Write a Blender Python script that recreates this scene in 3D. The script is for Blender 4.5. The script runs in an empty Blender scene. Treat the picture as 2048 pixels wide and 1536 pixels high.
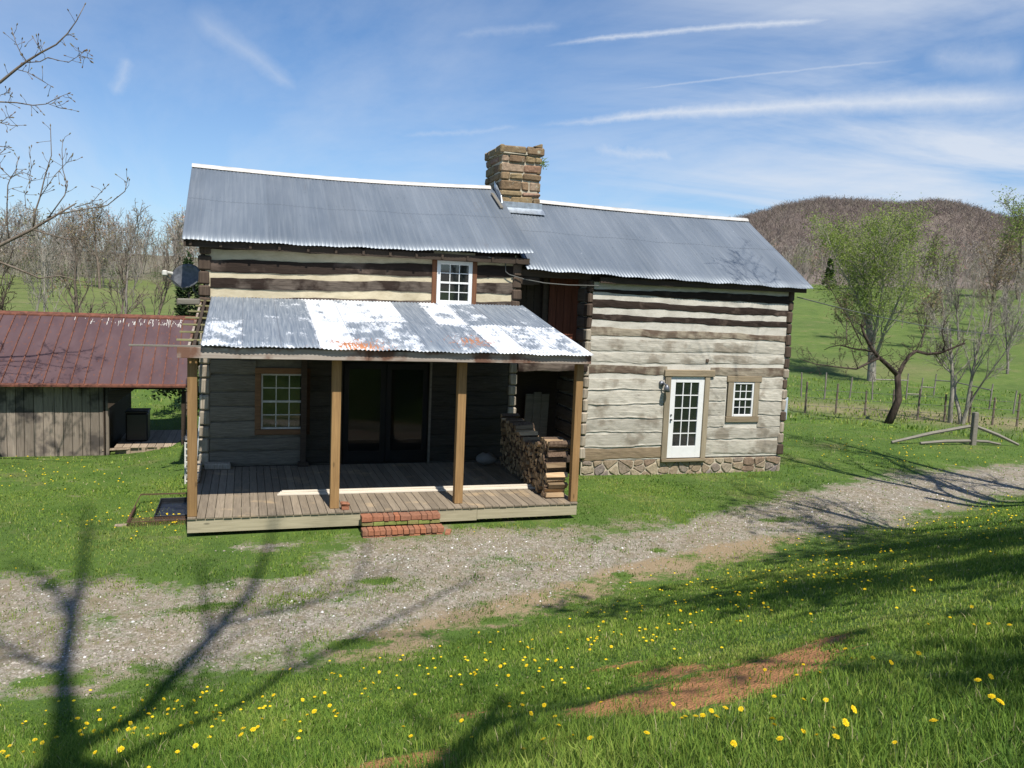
import bpy, math, random
import numpy as np
from math import sin, cos, pi, radians, sqrt, atan2
R = random.Random(7)
NR = np.random.default_rng(11)
scene = bpy.context.scene
COL = scene.collection

# ------------------------------------------------------------------ camera model (real position, lens and tilt)
F_PX, CX, CY = 1656., 1024., 768.
PITCH, ROLL, YAW = radians(6.0), radians(2.37), radians(18)
C = np.array([.89, -14.35, 3.85])
FW = np.array([sin(YAW)*cos(PITCH), cos(YAW)*cos(PITCH), -sin(PITCH)])
_r0 = np.array([cos(YAW), -sin(YAW), 0.]); _u0 = np.cross(_r0, FW)
RT = _r0*cos(ROLL)+_u0*sin(ROLL); UP = _u0*cos(ROLL)-_r0*sin(ROLL)
def ray(x, y): return FW+RT*((x-CX)/F_PX)-UP*((y-CY)/F_PX)
def at(x, y, depth): return C+ray(x, y)*depth
def azel(x, y):
    d = ray(x, y); return math.degrees(atan2(d[0], d[1])), d[2]/math.hypot(d[0], d[1])

SUN_EL, SUN_AZ = radians(56.4), radians(174.5)     # azimuth clockwise from +Y
SUNV = np.array([sin(SUN_AZ)*cos(SUN_EL), cos(SUN_AZ)*cos(SUN_EL), sin(SUN_EL)])

# ------------------------------------------------------------------ terrain
def sst(a, b, x):
    t = np.clip((np.asarray(x, float)-a)/(b-a), 0, 1); return t*t*(3-2*t)
LOWX = [-60, -6, -1.4, -.04, 1.5, 3, 4.4, 6.8, 9.1, 13.3, 18.9, 30, 60]
LOWY = [-9, -5.7, -5.35, -5.28, -5.2, -4.97, -4.49, -3.39, -2.58, -1.41, .55, 3.6, 12]
UPX = [-60, -8, -2.4, -.36, 1.7, 2.2, 2.6, 5.4, 6.8, 8.2, 11.2, 15.3, 18.7, 22.8, 35, 60]
UPY = [-2, -1, -1.39, -2.1, -1.95, -1.2, -.7, -.45, -.66, -.57, .51, 2.38, 3.49, 3.94, 7.4, 15]
_bd = np.linspace(0, 30, 601)
_bz = np.interp(_bd, [0, .5, 1, 2.4, 4, 5.5, 7.5, 9.3, 20, 30], [0, .07, .24, .8, 1.42, 2.05, 2.72, 2.7, 3.1, 3.3])
_k = np.ones(31)/31
_bz = np.convolve(np.pad(_bz, 15, mode='edge'), _k, mode='valid'); _bz -= _bz[0]
_sky_px = [(1400, 460), (1490, 442), (1560, 423), (1640, 409), (1740, 412), (1800, 416), (1870, 409), (1920, 414), (1980, 434), (2048, 450), (2150, 470), (2300, 500)]
_sk = [azel(*p) for p in _sky_px]
SK_AZ = [-180, -30, 15]+[a for a, _ in _sk]+[75, 180]
SK_EL = [.0, .01, .05]+[e-.007 for _, e in _sk]+[.03, .0]
def wob(x, y, s, seed=0):
    r = np.random.default_rng(seed); o = 0
    for k in range(7):
        a = r.uniform(0, 2*pi); f = s*r.uniform(.5, 1.9); o = o+np.sin((x*cos(a)+y*sin(a))*f+r.uniform(0, 6.28))
    return o/7.
def fields(x, y):
    dl = (y-np.interp(x, LOWX, LOWY))*.94
    du = (np.interp(x, UPX, UPY)-y)*.94
    return dl, du
def terrain(x, y):
    x = np.asarray(x, float); y = np.asarray(y, float)
    dl, du = fields(x, y)
    z = -.33-.12*sst(3, 12, x)*sst(-1, 4, y)-.04*sst(2, -2, x)
    z = z-.068*np.maximum(0, y-1)*sst(1.5, -2.5, x)*sst(60, 10, y)
    z = z+np.interp(np.maximum(-dl, 0), _bd, _bz)
    z = z+.035*wob(x, y, 1.1, 3)*sst(.0, 2, -dl)+.02*wob(x, y, .8, 5)
    # driveway ruts
    dx, dy = x-C[0], y-C[1]; r = np.hypot(dx, dy); az = np.degrees(np.arctan2(dx, dy))
    zl = np.interp(r, [25, 30, 60, 150, 220, 400, 900, 1600], [-1.1, -1.1, .25, 3.9, 6.5, 14, 30, 30])
    zr = np.interp(r, [30, 40, 62, 100, 165, 260], [-.5, -.75, -.95, 2.2, 8, 13])
    top = np.interp(az, SK_AZ, SK_EL)*820+3.85
    zm = np.where(r > 260, 13+(top-13)*sst(260, 820, r), 0)
    zr = np.where(r > 260, zm-np.maximum(0, r-820)*.12, zr)
    wr = sst(4, 24, az)*sst(170, 110, az)
    far = zl*(1-wr)+zr*wr + wob(x, y, .06, 8)*.35*sst(45, 90, r)*(1-sst(130, 160, r)*.7)+ wob(x, y, .02, 9)*3*sst(300, 500, r)*sst(820, 650, r)
    k = sst(27, 38, r)*sst(-9, -3, dl)
    k = np.where(dy < -5, sst(27, 60, r), sst(27, 38, r))
    return z*(1-k)+far*k

def on_ground(px, py, lo=1.5, hi=120):
    d = ray(px, py); t = lo; prev = lo
    while t < hi:
        p = C+d*t
        if p[2] <= float(terrain(p[0], p[1])):
            a, b = prev, t
            for _ in range(14):
                m = (a+b)/2; q = C+d*m
                if q[2] <= float(terrain(q[0], q[1])): b = m
                else: a = m
            return C+d*b
        prev = t; t *= 1.07
    return None

# ------------------------------------------------------------------ helpers
def tag(o, label=None, cat=None, group=None, kind=None):
    if label: o['label'] = label
    if cat: o['category'] = cat
    if group: o['group'] = group
    if kind: o['kind'] = kind
    return o
def empty(name, loc, label, cat, group=None):
    o = bpy.data.objects.new(name, None); COL.objects.link(o); o.location = loc; o.empty_display_size = .2
    return tag(o, label, cat, group)
class MB:
    def __init__(s): s.v = []; s.f = []; s.m = []; s.r = []
    def add(s, vs, fs, mat=0, rnd=None):
        b = len(s.v); rnd = R.random() if rnd is None else rnd
        s.v.extend([tuple(map(float, v)) for v in vs]); s.r.extend([rnd]*len(vs))
        for f in fs: s.f.append([b+i for i in f]); s.m.append(mat)
    def box(s, x0, x1, y0, y1, z0, z1, mat=0, bev=0., jit=0., rnd=None, M=None):
        x0, x1 = min(x0, x1), max(x0, x1); y0, y1 = min(y0, y1), max(y0, y1); z0, z1 = min(z0, z1), max(z0, z1)
        J = lambda: R.uniform(-jit, jit)
        if bev <= 0:
            vs = [(x+J(), y+J(), z+J()) for x in (x0, x1) for y in (y0, y1) for z in (z0, z1)]
            fs = [(0, 1, 3, 2), (4, 6, 7, 5), (0, 4, 5, 1), (2, 3, 7, 6), (0, 2, 6, 4), (1, 5, 7, 3)]
        else:
            b = min(bev, (x1-x0)*.45, (y1-y0)*.45, (z1-z0)*.45); vs = []
            for i, x in enumerate((x0, x1)):
                for j, y in enumerate((y0, y1)):
                    for k, z in enumerate((z0, z1)):
                        sx, sy, sz = (1, -1)[i], (1, -1)[j], (1, -1)[k]; a, c, d = J(), J(), J()
                        vs += [(x+a, y+sy*b+c, z+sz*b+d), (x+sx*b+a, y+c, z+sz*b+d), (x+sx*b+a, y+sy*b+c, z+d)]
            I = lambda i, j, k, n: (i*4+j*2+k)*3+n
            fs = []
            for i in (0, 1):
                q = [I(i, 0, 0, 0), I(i, 1, 0, 0), I(i, 1, 1, 0), I(i, 0, 1, 0)]; fs.append(q if i else q[::-1])
                q = [I(0, i, 0, 1), I(1, i, 0, 1), I(1, i, 1, 1), I(0, i, 1, 1)]; fs.append(q[::-1] if i else q)
                q = [I(0, 0, i, 2), I(1, 0, i, 2), I(1, 1, i, 2), I(0, 1, i, 2)]; fs.append(q if i else q[::-1])
            for a in (0, 1):
                for c in (0, 1):
                    fs.append([I(a, c, 0, 0), I(a, c, 1, 0), I(a, c, 1, 1), I(a, c, 0, 1)])
                    fs.append([I(a, 0, c, 0), I(a, 1, c, 0), I(a, 1, c, 2), I(a, 0, c, 2)])
                    fs.append([I(0, a, c, 1), I(1, a, c, 1), I(1, a, c, 2), I(0, a, c, 2)])
            for i in (0, 1):
                for j in (0, 1):
                    for k in (0, 1): fs.append([I(i, j, k, 0), I(i, j, k, 1), I(i, j, k, 2)])
        if M is not None: vs = [M(v) for v in vs]
        s.add(vs, fs, mat, rnd); return s
    def tube(s, pts, rad, n=6, mat=0, rnd=None, cap=True):
        P = [np.array(p, float) for p in pts]; m = len(P)
        if not hasattr(rad, '__len__'): rad = [rad]*m
        vs = []; prev = None
        for i in range(m):
            t = P[min(i+1, m-1)]-P[max(i-1, 0)]; t = t/(np.linalg.norm(t)+1e-9)
            if prev is None:
                a = np.array([0, 0, 1.]) if abs(t[2]) < .9 else np.array([1., 0, 0])
                u = np.cross(t, a)
            else: u = prev-t*(prev@t)
            u = u/(np.linalg.norm(u)+1e-9); prev = u; w = np.cross(t, u)
            for k in range(n):
                a = 2*pi*k/n; vs.append(P[i]+(u*cos(a)+w*sin(a))*rad[i])
        fs = [(i*n+k, i*n+(k+1) % n, (i+1)*n+(k+1) % n, (i+1)*n+k) for i in range(m-1) for k in range(n)]
        if cap: fs += [list(range(n))[::-1], [(m-1)*n+k for k in range(n)]]
        s.add(vs, fs, mat, rnd); return s
    def cyl(s, p0, p1, r0, r1=None, n=12, mat=0, rnd=None): return s.tube([p0, p1], [r0, r0 if r1 is None else r1], n, mat, rnd)
    def build(s, name, mats, parent=None, smooth=False, fix=True):
        me = bpy.data.meshes.new(name); me.from_pydata(s.v, [], s.f)
        mats = mats if isinstance(mats, (list, tuple)) else [mats]
        for m in mats: me.materials.append(m)
        me.polygons.foreach_set('material_index', s.m)
        a = me.attributes.new('rnd', 'FLOAT', 'POINT'); a.data.foreach_set('value', s.r)
        if smooth: me.polygons.foreach_set('use_smooth', [True]*len(s.f))
        if fix and len(s.f) < 60000:
            import bmesh
            bm = bmesh.new(); bm.from_mesh(me); bmesh.ops.recalc_face_normals(bm, faces=bm.faces); bm.to_mesh(me); bm.free()
        o = bpy.data.objects.new(name, me); COL.objects.link(o)
        if parent is not None:
            w = parent
            off = np.array([0., 0, 0])
            while w is not None: off += np.array(w.location); w = w.parent
            o.parent = parent
            o.location = tuple(-off)
        return o
def big_mesh(name, V, loops, sizes, mats, rnd=None, mi=None, smooth=False):
    me = bpy.data.meshes.new(name); me.vertices.add(len(V)); me.vertices.foreach_set('co', np.asarray(V, np.float32).ravel())
    me.loops.add(len(loops)); me.loops.foreach_set('vertex_index', np.asarray(loops, np.int32))
    st = np.concatenate([[0], np.cumsum(sizes)[:-1]]).astype(np.int32)
    me.polygons.add(len(sizes)); me.polygons.foreach_set('loop_start', st); me.polygons.foreach_set('loop_total', np.asarray(sizes, np.int32))
    for m in mats: me.materials.append(m)
    if mi is not None: me.polygons.foreach_set('material_index', np.asarray(mi, np.int32))
    if smooth: me.polygons.foreach_set('use_smooth', np.ones(len(sizes), bool))
    me.update(calc_edges=True)
    if rnd is not None:
        a = me.attributes.new('rnd', 'FLOAT', 'POINT'); a.data.foreach_set('value', np.asarray(rnd, np.float32))
    o = bpy.data.objects.new(name, me); COL.objects.link(o); return o

# ------------------------------------------------------------------ materials
class NT:
    def __init__(s, name):
        s.m = bpy.data.materials.new(name); s.m.use_nodes = True; s.t = s.m.node_tree; s.t.nodes.clear()
        s.out = s.t.nodes.new('ShaderNodeOutputMaterial')
        s.b = s.n('ShaderNodeBsdfPrincipled'); s.l(s.b.outputs[0], s.out.inputs[0])
    def l(s, a, b): s.t.links.new(a, b)
    def n(s, typ, ins=None, **props):
        nd = s.t.nodes.new(typ)
        for k, v in props.items(): setattr(nd, k, v)
        for k, v in (ins or {}).items():
            if isinstance(v, bpy.types.NodeSocket): s.l(v, nd.inputs[k])
            else: nd.inputs[k].default_value = v
        return nd
    def co(s, scale=(1, 1, 1), loc=(0, 0, 0), rot=(0, 0, 0), src='Object'):
        c = s.n('ShaderNodeTexCoord'); return s.n('ShaderNodeMapping', {0: c.outputs[src], 1: loc, 2: rot, 3: scale}).outputs[0]
    def noise(s, vec, scale, detail=4, rough=.55, dist=0.):
        return s.n('ShaderNodeTexNoise', {'Vector': vec, 'Scale': scale, 'Detail': detail, 'Roughness': rough, 'Distortion': dist}).outputs[0]
    def ramp(s, fac, stops, interp='LINEAR'):
        r = s.n('ShaderNodeValToRGB', {0: fac}); e = r.color_ramp.elements; r.color_ramp.interpolation = interp
        while len(e) < len(stops): e.new(.5)
        for i, (p, c) in enumerate(stops):
            e[i].position = p; e[i].color = (c, c, c, 1) if not hasattr(c, '__len__') else (*c, 1)
        return r.outputs[0]
    def mix(s, f, a, b, mode='MIX'):
        m = s.n('ShaderNodeMix', data_type='RGBA', blend_type=mode)
        for i, v in ((0, f), (6, a), (7, b)):
            if isinstance(v, bpy.types.NodeSocket): s.l(v, m.inputs[i])
            else: m.inputs[i].default_value = (*v, 1) if hasattr(v, '__len__') and len(v) == 3 else v
        return m.outputs[2]
    def math(s, op, a, b=0., c=0.):
        return s.n('ShaderNodeMath', {0: a, 1: b, 2: c}, operation=op).outputs[0]
    def attr(s, name='rnd'): return s.n('ShaderNodeAttribute', attribute_name=name).outputs['Fac']
    def bump(s, h, strength=.3, dist=.01):
        b = s.n('ShaderNodeBump', {'Height': h, 'Strength': strength, 'Distance': dist}); s.l(b.outputs[0], s.b.inputs['Normal'])
    def fin(s, col=None, rough=.8, metal=0., spec=None):
        for k, v in (('Base Color', col), ('Roughness', rough), ('Metallic', metal), ('Specular IOR Level', spec)):
            if v is None: continue
            if isinstance(v, bpy.types.NodeSocket): s.l(v, s.b.inputs[k])
            else: s.b.inputs[k].default_value = (*v, 1) if hasattr(v, '__len__') else v
        return s.m
def m_plain(name, col, rough=.7, metal=0., var=.12, sc=6., spec=None):
    t = NT(name); n = t.noise(t.co(), sc, 5)
    f = t.ramp(n, [(.3, 1-var*2), (.7, 1+0*var)])
    return t.fin(t.mix(1., col, f, 'MULTIPLY'), rough, metal, spec)
def m_wood(name, a, b, dark=(.02, .015, .01), axis='x', grain=60., crack=.5, rough=.85, patch=None, pa=.5, varr=.35, bump=.5, knots=False):
    t = NT(name); st = {'x': (.05, 1, 1), 'y': (1, .05, 1), 'z': (1, 1, .05)}[axis]
    v = t.co(st); g = t.noise(v, grain, 6, .65, .4); big = t.noise(t.co(), 1.7, 4); mid = t.noise(t.co(tuple(q*3 if q < 1 else 1 for q in st)), 9, 4)
    c = t.mix(t.ramp(g, [(.3, 0.), (.7, 1.)]), a, b)
    c = t.mix(t.math('MULTIPLY', t.ramp(mid, [(.45, 0.), (.7, 1.)]), .35), c, tuple(x*.55 for x in a))
    if patch: c = t.mix(t.ramp(big, [(pa-.03, 0.), (pa+.08, 1.)]), c, patch)
    ck = t.ramp(t.noise(v, grain*.45, 8, .75, .6), [(.33, 1.), (.4, 0.)])
    c = t.mix(t.math('MULTIPLY', ck, crack), c, dark)
    if 'log' in name:
        st2 = t.ramp(t.noise(t.co(tuple(.22 if q < 1 else 1 for q in st)), 6.5, 8, .8, .5), [(.52, 0.), (.66, 1.)]); c = t.mix(t.math('MULTIPLY', st2, .55), c, tuple(x*.42 for x in a))
        ft = t.noise(t.co(tuple(.02 if q < 1 else 1 for q in st)), 130, 3, .6); c = t.mix(1., c, t.ramp(ft, [(.3, .72), (.6, 1.06)]), 'MULTIPLY')
    if knots:
        vo = t.n('ShaderNodeTexVoronoi', {'Vector': t.co(tuple(.35 if q < 1 else 1 for q in st)), 'Scale': 4.5}).outputs[0]
        c = t.mix(t.ramp(vo, [(.05, .85), (.1, 0.)]), c, tuple(x*.35 for x in a))
    rn = t.math('MULTIPLY_ADD', t.attr(), varr, 1-varr/2)
    c = t.mix(1., c, t.n('ShaderNodeCombineColor', {0: rn, 1: rn, 2: rn}).outputs[0], 'MULTIPLY')
    t.bump(g, bump, .006)
    return t.fin(c, rough, 0, .25)

M = {}
M['log_dark'] = m_wood('log_dark', (.035, .022, .015), (.018, .012, .009), crack=.8, patch=(.09, .065, .05), pa=.6, bump=.9)
M['log_mid'] = m_wood('log_mid', (.15, .12, .095), (.045, .033, .025), crack=.9, patch=(.022, .013, .009), pa=.47, bump=.9)
M['log_pale'] = m_wood('log_pale', (.56, .525, .44), (.35, .32, .265), dark=(.1, .08, .06), crack=.8, patch=(.27, .235, .185), pa=.53, bump=1., varr=.3)
M['log_mottle'] = m_wood('log_mottle', (.38, .33, .25), (.22, .18, .125), dark=(.06, .04, .03), crack=.7, patch=(.12, .085, .06), pa=.48, bump=.9)
M['log_sill'] = m_wood('log_sill', (.25, .19, .12), (.15, .11, .07), crack=.7, bump=.9)
M['log_grey'] = m_wood('log_grey', (.25, .215, .165), (.135, .115, .085), crack=.7, bump=.9)
M['log_greyy'] = m_wood('log_side', (.2, .17, .14), (.11, .09, .075), axis='y', crack=.7, bump=.9)
M['log_end'] = m_wood('log_end', (.46, .4, .31), (.24, .19, .14), crack=.8, axis='z', grain=25, bump=.9)
M['log_end_dark'] = m_wood('log_end_dark', (.12, .085, .06), (.05, .034, .025), crack=.8, axis='z', grain=25, bump=.9)
def m_chink(name, a, b):
    t = NT(name); n = t.noise(t.co((.5, 1, 1)), 5, 6, .7); n2 = t.noise(t.co(), 60, 4)
    c = t.mix(t.ramp(n, [(.4, 0.), (.7, 1.)]), a, b); t.bump(n2, .4, .01); return t.fin(c, .95, 0, .1)
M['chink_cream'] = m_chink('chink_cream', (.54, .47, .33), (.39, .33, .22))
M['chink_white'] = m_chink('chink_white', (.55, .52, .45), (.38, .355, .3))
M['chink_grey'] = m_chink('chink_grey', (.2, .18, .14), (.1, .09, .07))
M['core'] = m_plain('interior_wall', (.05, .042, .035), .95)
M['post'] = m_wood('treated_post', (.33, .2, .085), (.19, .11, .045), dark=(.12, .06, .02), axis='z', grain=28, crack=.35, varr=.3, bump=.3, knots=True)
M['deck'] = m_wood('deck_board', (.29, .235, .17), (.18, .145, .105), dark=(.09, .07, .05), axis='y', grain=40, crack=.35, varr=.4, patch=(.36, .27, .17), pa=.6)
M['skirt'] = m_wood('deck_skirt', (.43, .38, .26), (.30, .26, .17), dark=(.14, .12, .07), grain=30, crack=.3, varr=.15, knots=True)
M['fascia'] = m_wood('fascia', (.5, .44, .37), (.27, .21, .17), dark=(.1, .05, .03), grain=30, crack=.5, patch=(.17, .09, .06), pa=.5)
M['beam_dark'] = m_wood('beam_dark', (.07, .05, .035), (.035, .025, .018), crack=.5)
M['lath'] = m_wood('lath', (.27, .25, .12), (.16, .15, .075), grain=50, crack=.4)
M['greyboard'] = m_wood('greyboard', (.24, .22, .18), (.14, .125, .1), grain=40, crack=.5)
M['casing'] = m_wood('casing', (.3, .25, .17), (.2, .165, .115), grain=35, crack=.4, axis='z')
M['casing_h'] = m_wood('casing_h', (.32, .26, .17), (.2, .15, .095), grain=35, crack=.5)
M['casing_red'] = m_wood('casing_red', (.22, .1, .05), (.12, .05, .025), axis='z', grain=30, crack=.4)
M['casing_brown'] = m_wood('casing_brown', (.25, .135, .065), (.15, .08, .04), grain=30, crack=.4)
M['redboard'] = m_wood('redboard', (.16, .055, .03), (.08, .03, .018), axis='z', grain=25, crack=.5, varr=.5)
M['barnboard'] = m_wood('barnboard', (.3, .25, .2), (.17, .135, .105), axis='z', grain=30, crack=.6, varr=.5, patch=(.09, .075, .065), pa=.55)
M['pallet'] = m_wood('pallet_board', (.42, .33, .24), (.26, .2, .14), axis='y', grain=35, crack=.3, varr=.3)
M['trim'] = m_wood('trim_white', (.66, .6, .5), (.55, .48, .38), dark=(.5, .4, .3), grain=40, crack=.2, varr=.12, bump=.1)
M['white'] = m_plain('white_paint', (.7, .7, .68), .45, 0, .04, 8)
M['ivory'] = m_plain('old_white', (.62, .6, .54), .55, 0, .12, 12)
M['black'] = m_plain('black_plastic', (.015, .015, .016), .5)
M['lampgrey'] = m_plain('lamp_grey', (.16, .17, .19), .4, .5)
M['wire'] = m_plain('wire_grey', (.1, .1, .09), .6)
M['rust'] = m_plain('rusty_iron', (.14, .075, .045), .85, .2, .3, 20)
def m_glass():
    t = NT('window_glass'); t.fin((.012, .015, .015), .04, 0, 1.0); t.b.inputs['Coat Weight'].default_value = .6; t.b.inputs['Coat Roughness'].default_value = .02
    return t.m
M['glass'] = m_glass()
def m_screen():
    t = NT('insect_screen'); tr = t.n('ShaderNodeBsdfTransparent'); t.fin((.006, .006, .005), .9, 0, 0.)
    mx = t.n('ShaderNodeMixShader', {0: .3, 1: tr.outputs[0], 2: t.b.outputs[0]}); t.l(mx.outputs[0], t.out.inputs[0]); return t.m
M['screen'] = m_screen()
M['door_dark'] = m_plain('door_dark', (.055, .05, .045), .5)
def m_roof():
    t = NT('zinc_roof'); big = t.noise(t.co((1, .35, .35)), 1.1, 5); st = t.noise(t.co((7, .25, .25)), 2.2, 5, .6)
    c = t.mix(t.ramp(big, [(.35, 0.), (.65, 1.)]), (.13, .155, .185), (.175, .2, .23))
    c = t.mix(t.math('MULTIPLY', t.ramp(st, [(.45, 0.), (.75, 1.)]), .35), c, (.29, .315, .335))
    sh = t.n('ShaderNodeTexWhiteNoise', {'Vector': t.n('ShaderNodeVectorMath', {0: t.co((1.5, 0, 0))}, operation='FLOOR').outputs[0]}, noise_dimensions='3D').outputs[0]
    sh = t.math('MULTIPLY_ADD', sh, .16, .92); c = t.mix(1., c, t.n('ShaderNodeCombineColor', {0: sh, 1: sh, 2: sh}).outputs[0], 'MULTIPLY')
    yy = t.n('ShaderNodeSeparateXYZ', {0: t.co()}).outputs[1]
    lap = t.math('LESS_THAN', t.math('ABSOLUTE', t.math('SUBTRACT', yy, 5.45)), .012); c = t.mix(t.math('MULTIPLY', lap, .5), c, (.06, .07, .08))
    nz = t.n('ShaderNodeTexVoronoi', {'Vector': t.co((1/.17, 1/.62, 0)), 'Scale': 1., 'Randomness': .12}, distance='EUCLIDEAN').outputs[0]; c = t.mix(t.ramp(nz, [(.035, .55), (.06, 0.)]), c, (.07, .075, .08))
    ru = t.noise(t.co((3, .7, .7)), 1.3, 7, .75); c = t.mix(t.ramp(ru, [(.6, 0.), (.75, .4)]), c, (.13, .115, .11))
    bl = t.noise(t.co((2.2, 1, 1)), 3.1, 6, .7); c = t.mix(t.ramp(bl, [(.71, 0.), (.75, .9)]), c, (.7, .73, .76))
    return t.fin(c, .46, .25, .5)
M['roof'] = m_roof()
def m_porchroof():
    t = NT('peeling_roof'); v = t.co((1/.62, 1/2.17, 0), loc=(-.355, .12, 0)); sp_ = t.n('ShaderNodeSeparateXYZ', {0: v})
    n1 = t.noise(t.co((1.6, .9, .9)), 2.2, 4, .6); n2 = t.noise(t.co((24, 1.1, 1.1)), 2.4, 8, .8, .15); n3 = t.noise(t.co((3, 2, 2)), 3, 5, .7)
    up_ = (.12, .3, .42, .78, .72, .8, .15, .75, .42, .22, .3); lo_ = (.55, .36, .34, .85, .5, .55, .3, .42, .8, .62, .66)
    fx = t.math('DIVIDE', sp_.outputs[0], 11.); jx = t.math('ADD', fx, t.math('MULTIPLY', t.math('SUBTRACT', n3, .5), .03))
    cu = t.ramp(jx, [(i/11, q) for i, q in enumerate(up_)], 'CONSTANT'); cw = t.ramp(jx, [(i/11, q) for i, q in enumerate(lo_)], 'CONSTANT')
    cv = t.mix(t.math('GREATER_THAN', sp_.outputs[1], 1.), cw, cu)
    s = t.math('ADD', cv, t.math('MULTIPLY', t.math('SUBTRACT', n1, .5), 1.5)); s = t.math('ADD', s, t.math('MULTIPLY', t.math('SUBTRACT', n2, .5), 1.0)); s = t.math('ADD', s, t.math('MULTIPLY', t.math('SUBTRACT', n3, .5), .5))
    w = t.math('MINIMUM', t.math('MAXIMUM', t.math('MULTIPLY', t.math('SUBTRACT', s, .5), 5.), 0.), .95)
    w = t.math('MAXIMUM', w, t.math('MULTIPLY', t.ramp(t.noise(t.co((20, .35, .35)), 3.2, 7, .75), [(.5, 0.), (.75, 1.)]), .4))
    base = t.mix(t.ramp(t.noise(t.co((10, .4, .4)), 3, 5), [(.35, 0.), (.7, 1.)]), (.135, .165, .205), (.25, .28, .31))
    pt = t.mix(t.ramp(t.noise(t.co(), 7, 4), [(.4, 0.), (.7, 1.)]), (.74, .76, .78), (.55, .58, .62))
    c = t.mix(w, base, pt)
    f = t.n('ShaderNodeVectorMath', {0: v}, operation='FRACTION').outputs[0]; sf = t.n('ShaderNodeSeparateXYZ', {0: f})
    ln = t.math('MAXIMUM', t.math('LESS_THAN', sf.outputs[1], .012), t.math('LESS_THAN', sf.outputs[0], .025))
    c = t.mix(t.math('MULTIPLY', ln, .6), c, (.12, .13, .15))
    # rust patch near the eave
    pos = t.n('ShaderNodeVectorMath', {0: t.co()}, operation='DISTANCE'); pos.inputs[1].default_value = (2.75, -.05, 2.88)
    p2 = t.n('ShaderNodeVectorMath', {0: t.co()}, operation='DISTANCE'); p2.inputs[1].default_value = (4.9, .5, 2.98)
    near = t.math('MINIMUM', pos.outputs['Value'], t.math('ADD', p2.outputs['Value'], .15))
    rn = t.math('SUBTRACT', t.noise(t.co((9, 1.6, 1)), 3.4, 5, .7), t.math('MULTIPLY', near, .26))
    c = t.mix(t.ramp(rn, [(.42, 0.), (.46, 1.)]), c, (.42, .17, .07))
    return t.fin(c, .5, .1, .4)
M['proof'] = m_porchroof()
M['ridge'] = m_plain('ridge_metal', (.66, .63, .58), .4, .15, .2, 3)
M['flash'] = m_plain('flashing', (.5, .55, .6), .35, .6, .2, 9)
def m_barnroof():
    t = NT('rust_red_roof'); n = t.noise(t.co((1, .4, .4)), 2, 5); r = t.noise(t.co((2, 1, 1)), 5, 6, .7)
    c = t.mix(t.ramp(n, [(.35, 0.), (.65, 1.)]), (.075, .044, .048), (.1, .062, .065))
    c = t.mix(t.ramp(r, [(.58, 0.), (.68, .9)]), c, (.16, .06, .032)); return t.fin(c, .75, .0, .25)
M['barnroof'] = m_barnroof()
M['seam'] = m_plain('rust_seam', (.2, .07, .038), .7, .1, .35, 7)
def m_stone(name, stops, mort=None):
    t = NT(name); c = t.ramp(t.attr(), stops); n = t.noise(t.co(), 14, 6, .7)
    c = t.mix(1., c, t.ramp(n, [(.3, .55), (.7, 1.15)]), 'MULTIPLY')
    li = t.noise(t.co(), 4.5, 5, .7); c = t.mix(t.ramp(li, [(.6, 0.), (.68, .7)]), c, (.42, .4, .3)); t.bump(n, .8, .02); return t.fin(c, .92, 0, .2)
M['stone'] = m_stone('chimney_stone', [(0, (.22, .15, .085)), (.3, (.32, .24, .13)), (.55, (.19, .125, .075)), (.72, (.27, .2, .11)), (.86, (.27, .14, .1)), (1, (.42, .37, .25))])
M['fstone'] = m_stone('foundation_stone', [(0, (.24, .17, .12)), (.4, (.32, .25, .17)), (.7, (.21, .175, .16)), (1, (.4, .33, .22))])
M['mortar'] = m_plain('mortar', (.5, .44, .33), .95, 0, .15, 12)
def m_brick(name, a, b):
    t = NT(name); n = t.noise(t.co(), 22, 5, .7); c = t.mix(t.attr(), a, b); c = t.mix(1., c, t.ramp(n, [(.3, .6), (.7, 1.1)]), 'MULTIPLY'); t.bump(n, .5, .01); return t.fin(c, .9, 0, .2)
M['brick'] = m_brick('brick', (.40, .16, .085), (.27, .14, .09))
M['brick_moss'] = m_brick('mossy_brick', (.2, .26, .06), (.27, .22, .1))
def m_bark(name, a, b, sc=9):
    t = NT(name); n = t.noise(t.co((1, 1, .3)), sc, 5, .7); t.bump(n, .6, .02); return t.fin(t.mix(t.ramp(n, [(.35, 0.), (.65, 1.)]), a, b), .9, 0, .15)
M['bark_grey'] = m_bark('bark_grey', (.13, .11, .095), (.27, .24, .21))
M['bark_pale'] = m_bark('bark_pale', (.17, .155, .125), (.33, .3, .25))
M['bark_dark'] = m_bark('bark_dark', (.03, .022, .018), (.085, .065, .05))
M['bark_brown'] = m_bark('bark_brown', (.1, .075, .055), (.2, .165, .13))
def m_leaf(name, stops, trans=.35):
    t = NT(name); c = t.ramp(t.attr(), stops); t.fin(c, .7, 0, .2); tr = t.n('ShaderNodeBsdfTranslucent', {0: c})
    mx = t.n('ShaderNodeMixShader', {0: trans, 1: t.b.outputs[0], 2: tr.outputs[0]}); t.l(mx.outputs[0], t.out.inputs[0]); return t.m
M['leaf_green'] = m_leaf('leaf_green', [(0, (.15, .21, .04)), (1, (.3, .37, .09))])
M['leaf_bud'] = m_leaf('leaf_bud', [(0, (.24, .14, .09)), (1, (.27, .25, .12))])
M['leaf_cedar'] = m_leaf('leaf_cedar', [(0, (.018, .035, .012)), (1, (.05, .085, .025))], .15)
M['blade'] = m_leaf('grass_blade', [(0, (.065, .135, .02)), (.45, (.16, .26, .036)), (.85, (.29, .36, .065)), (.93, (.28, .29, .09)), (1, (.45, .4, .22))], .35)
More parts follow.
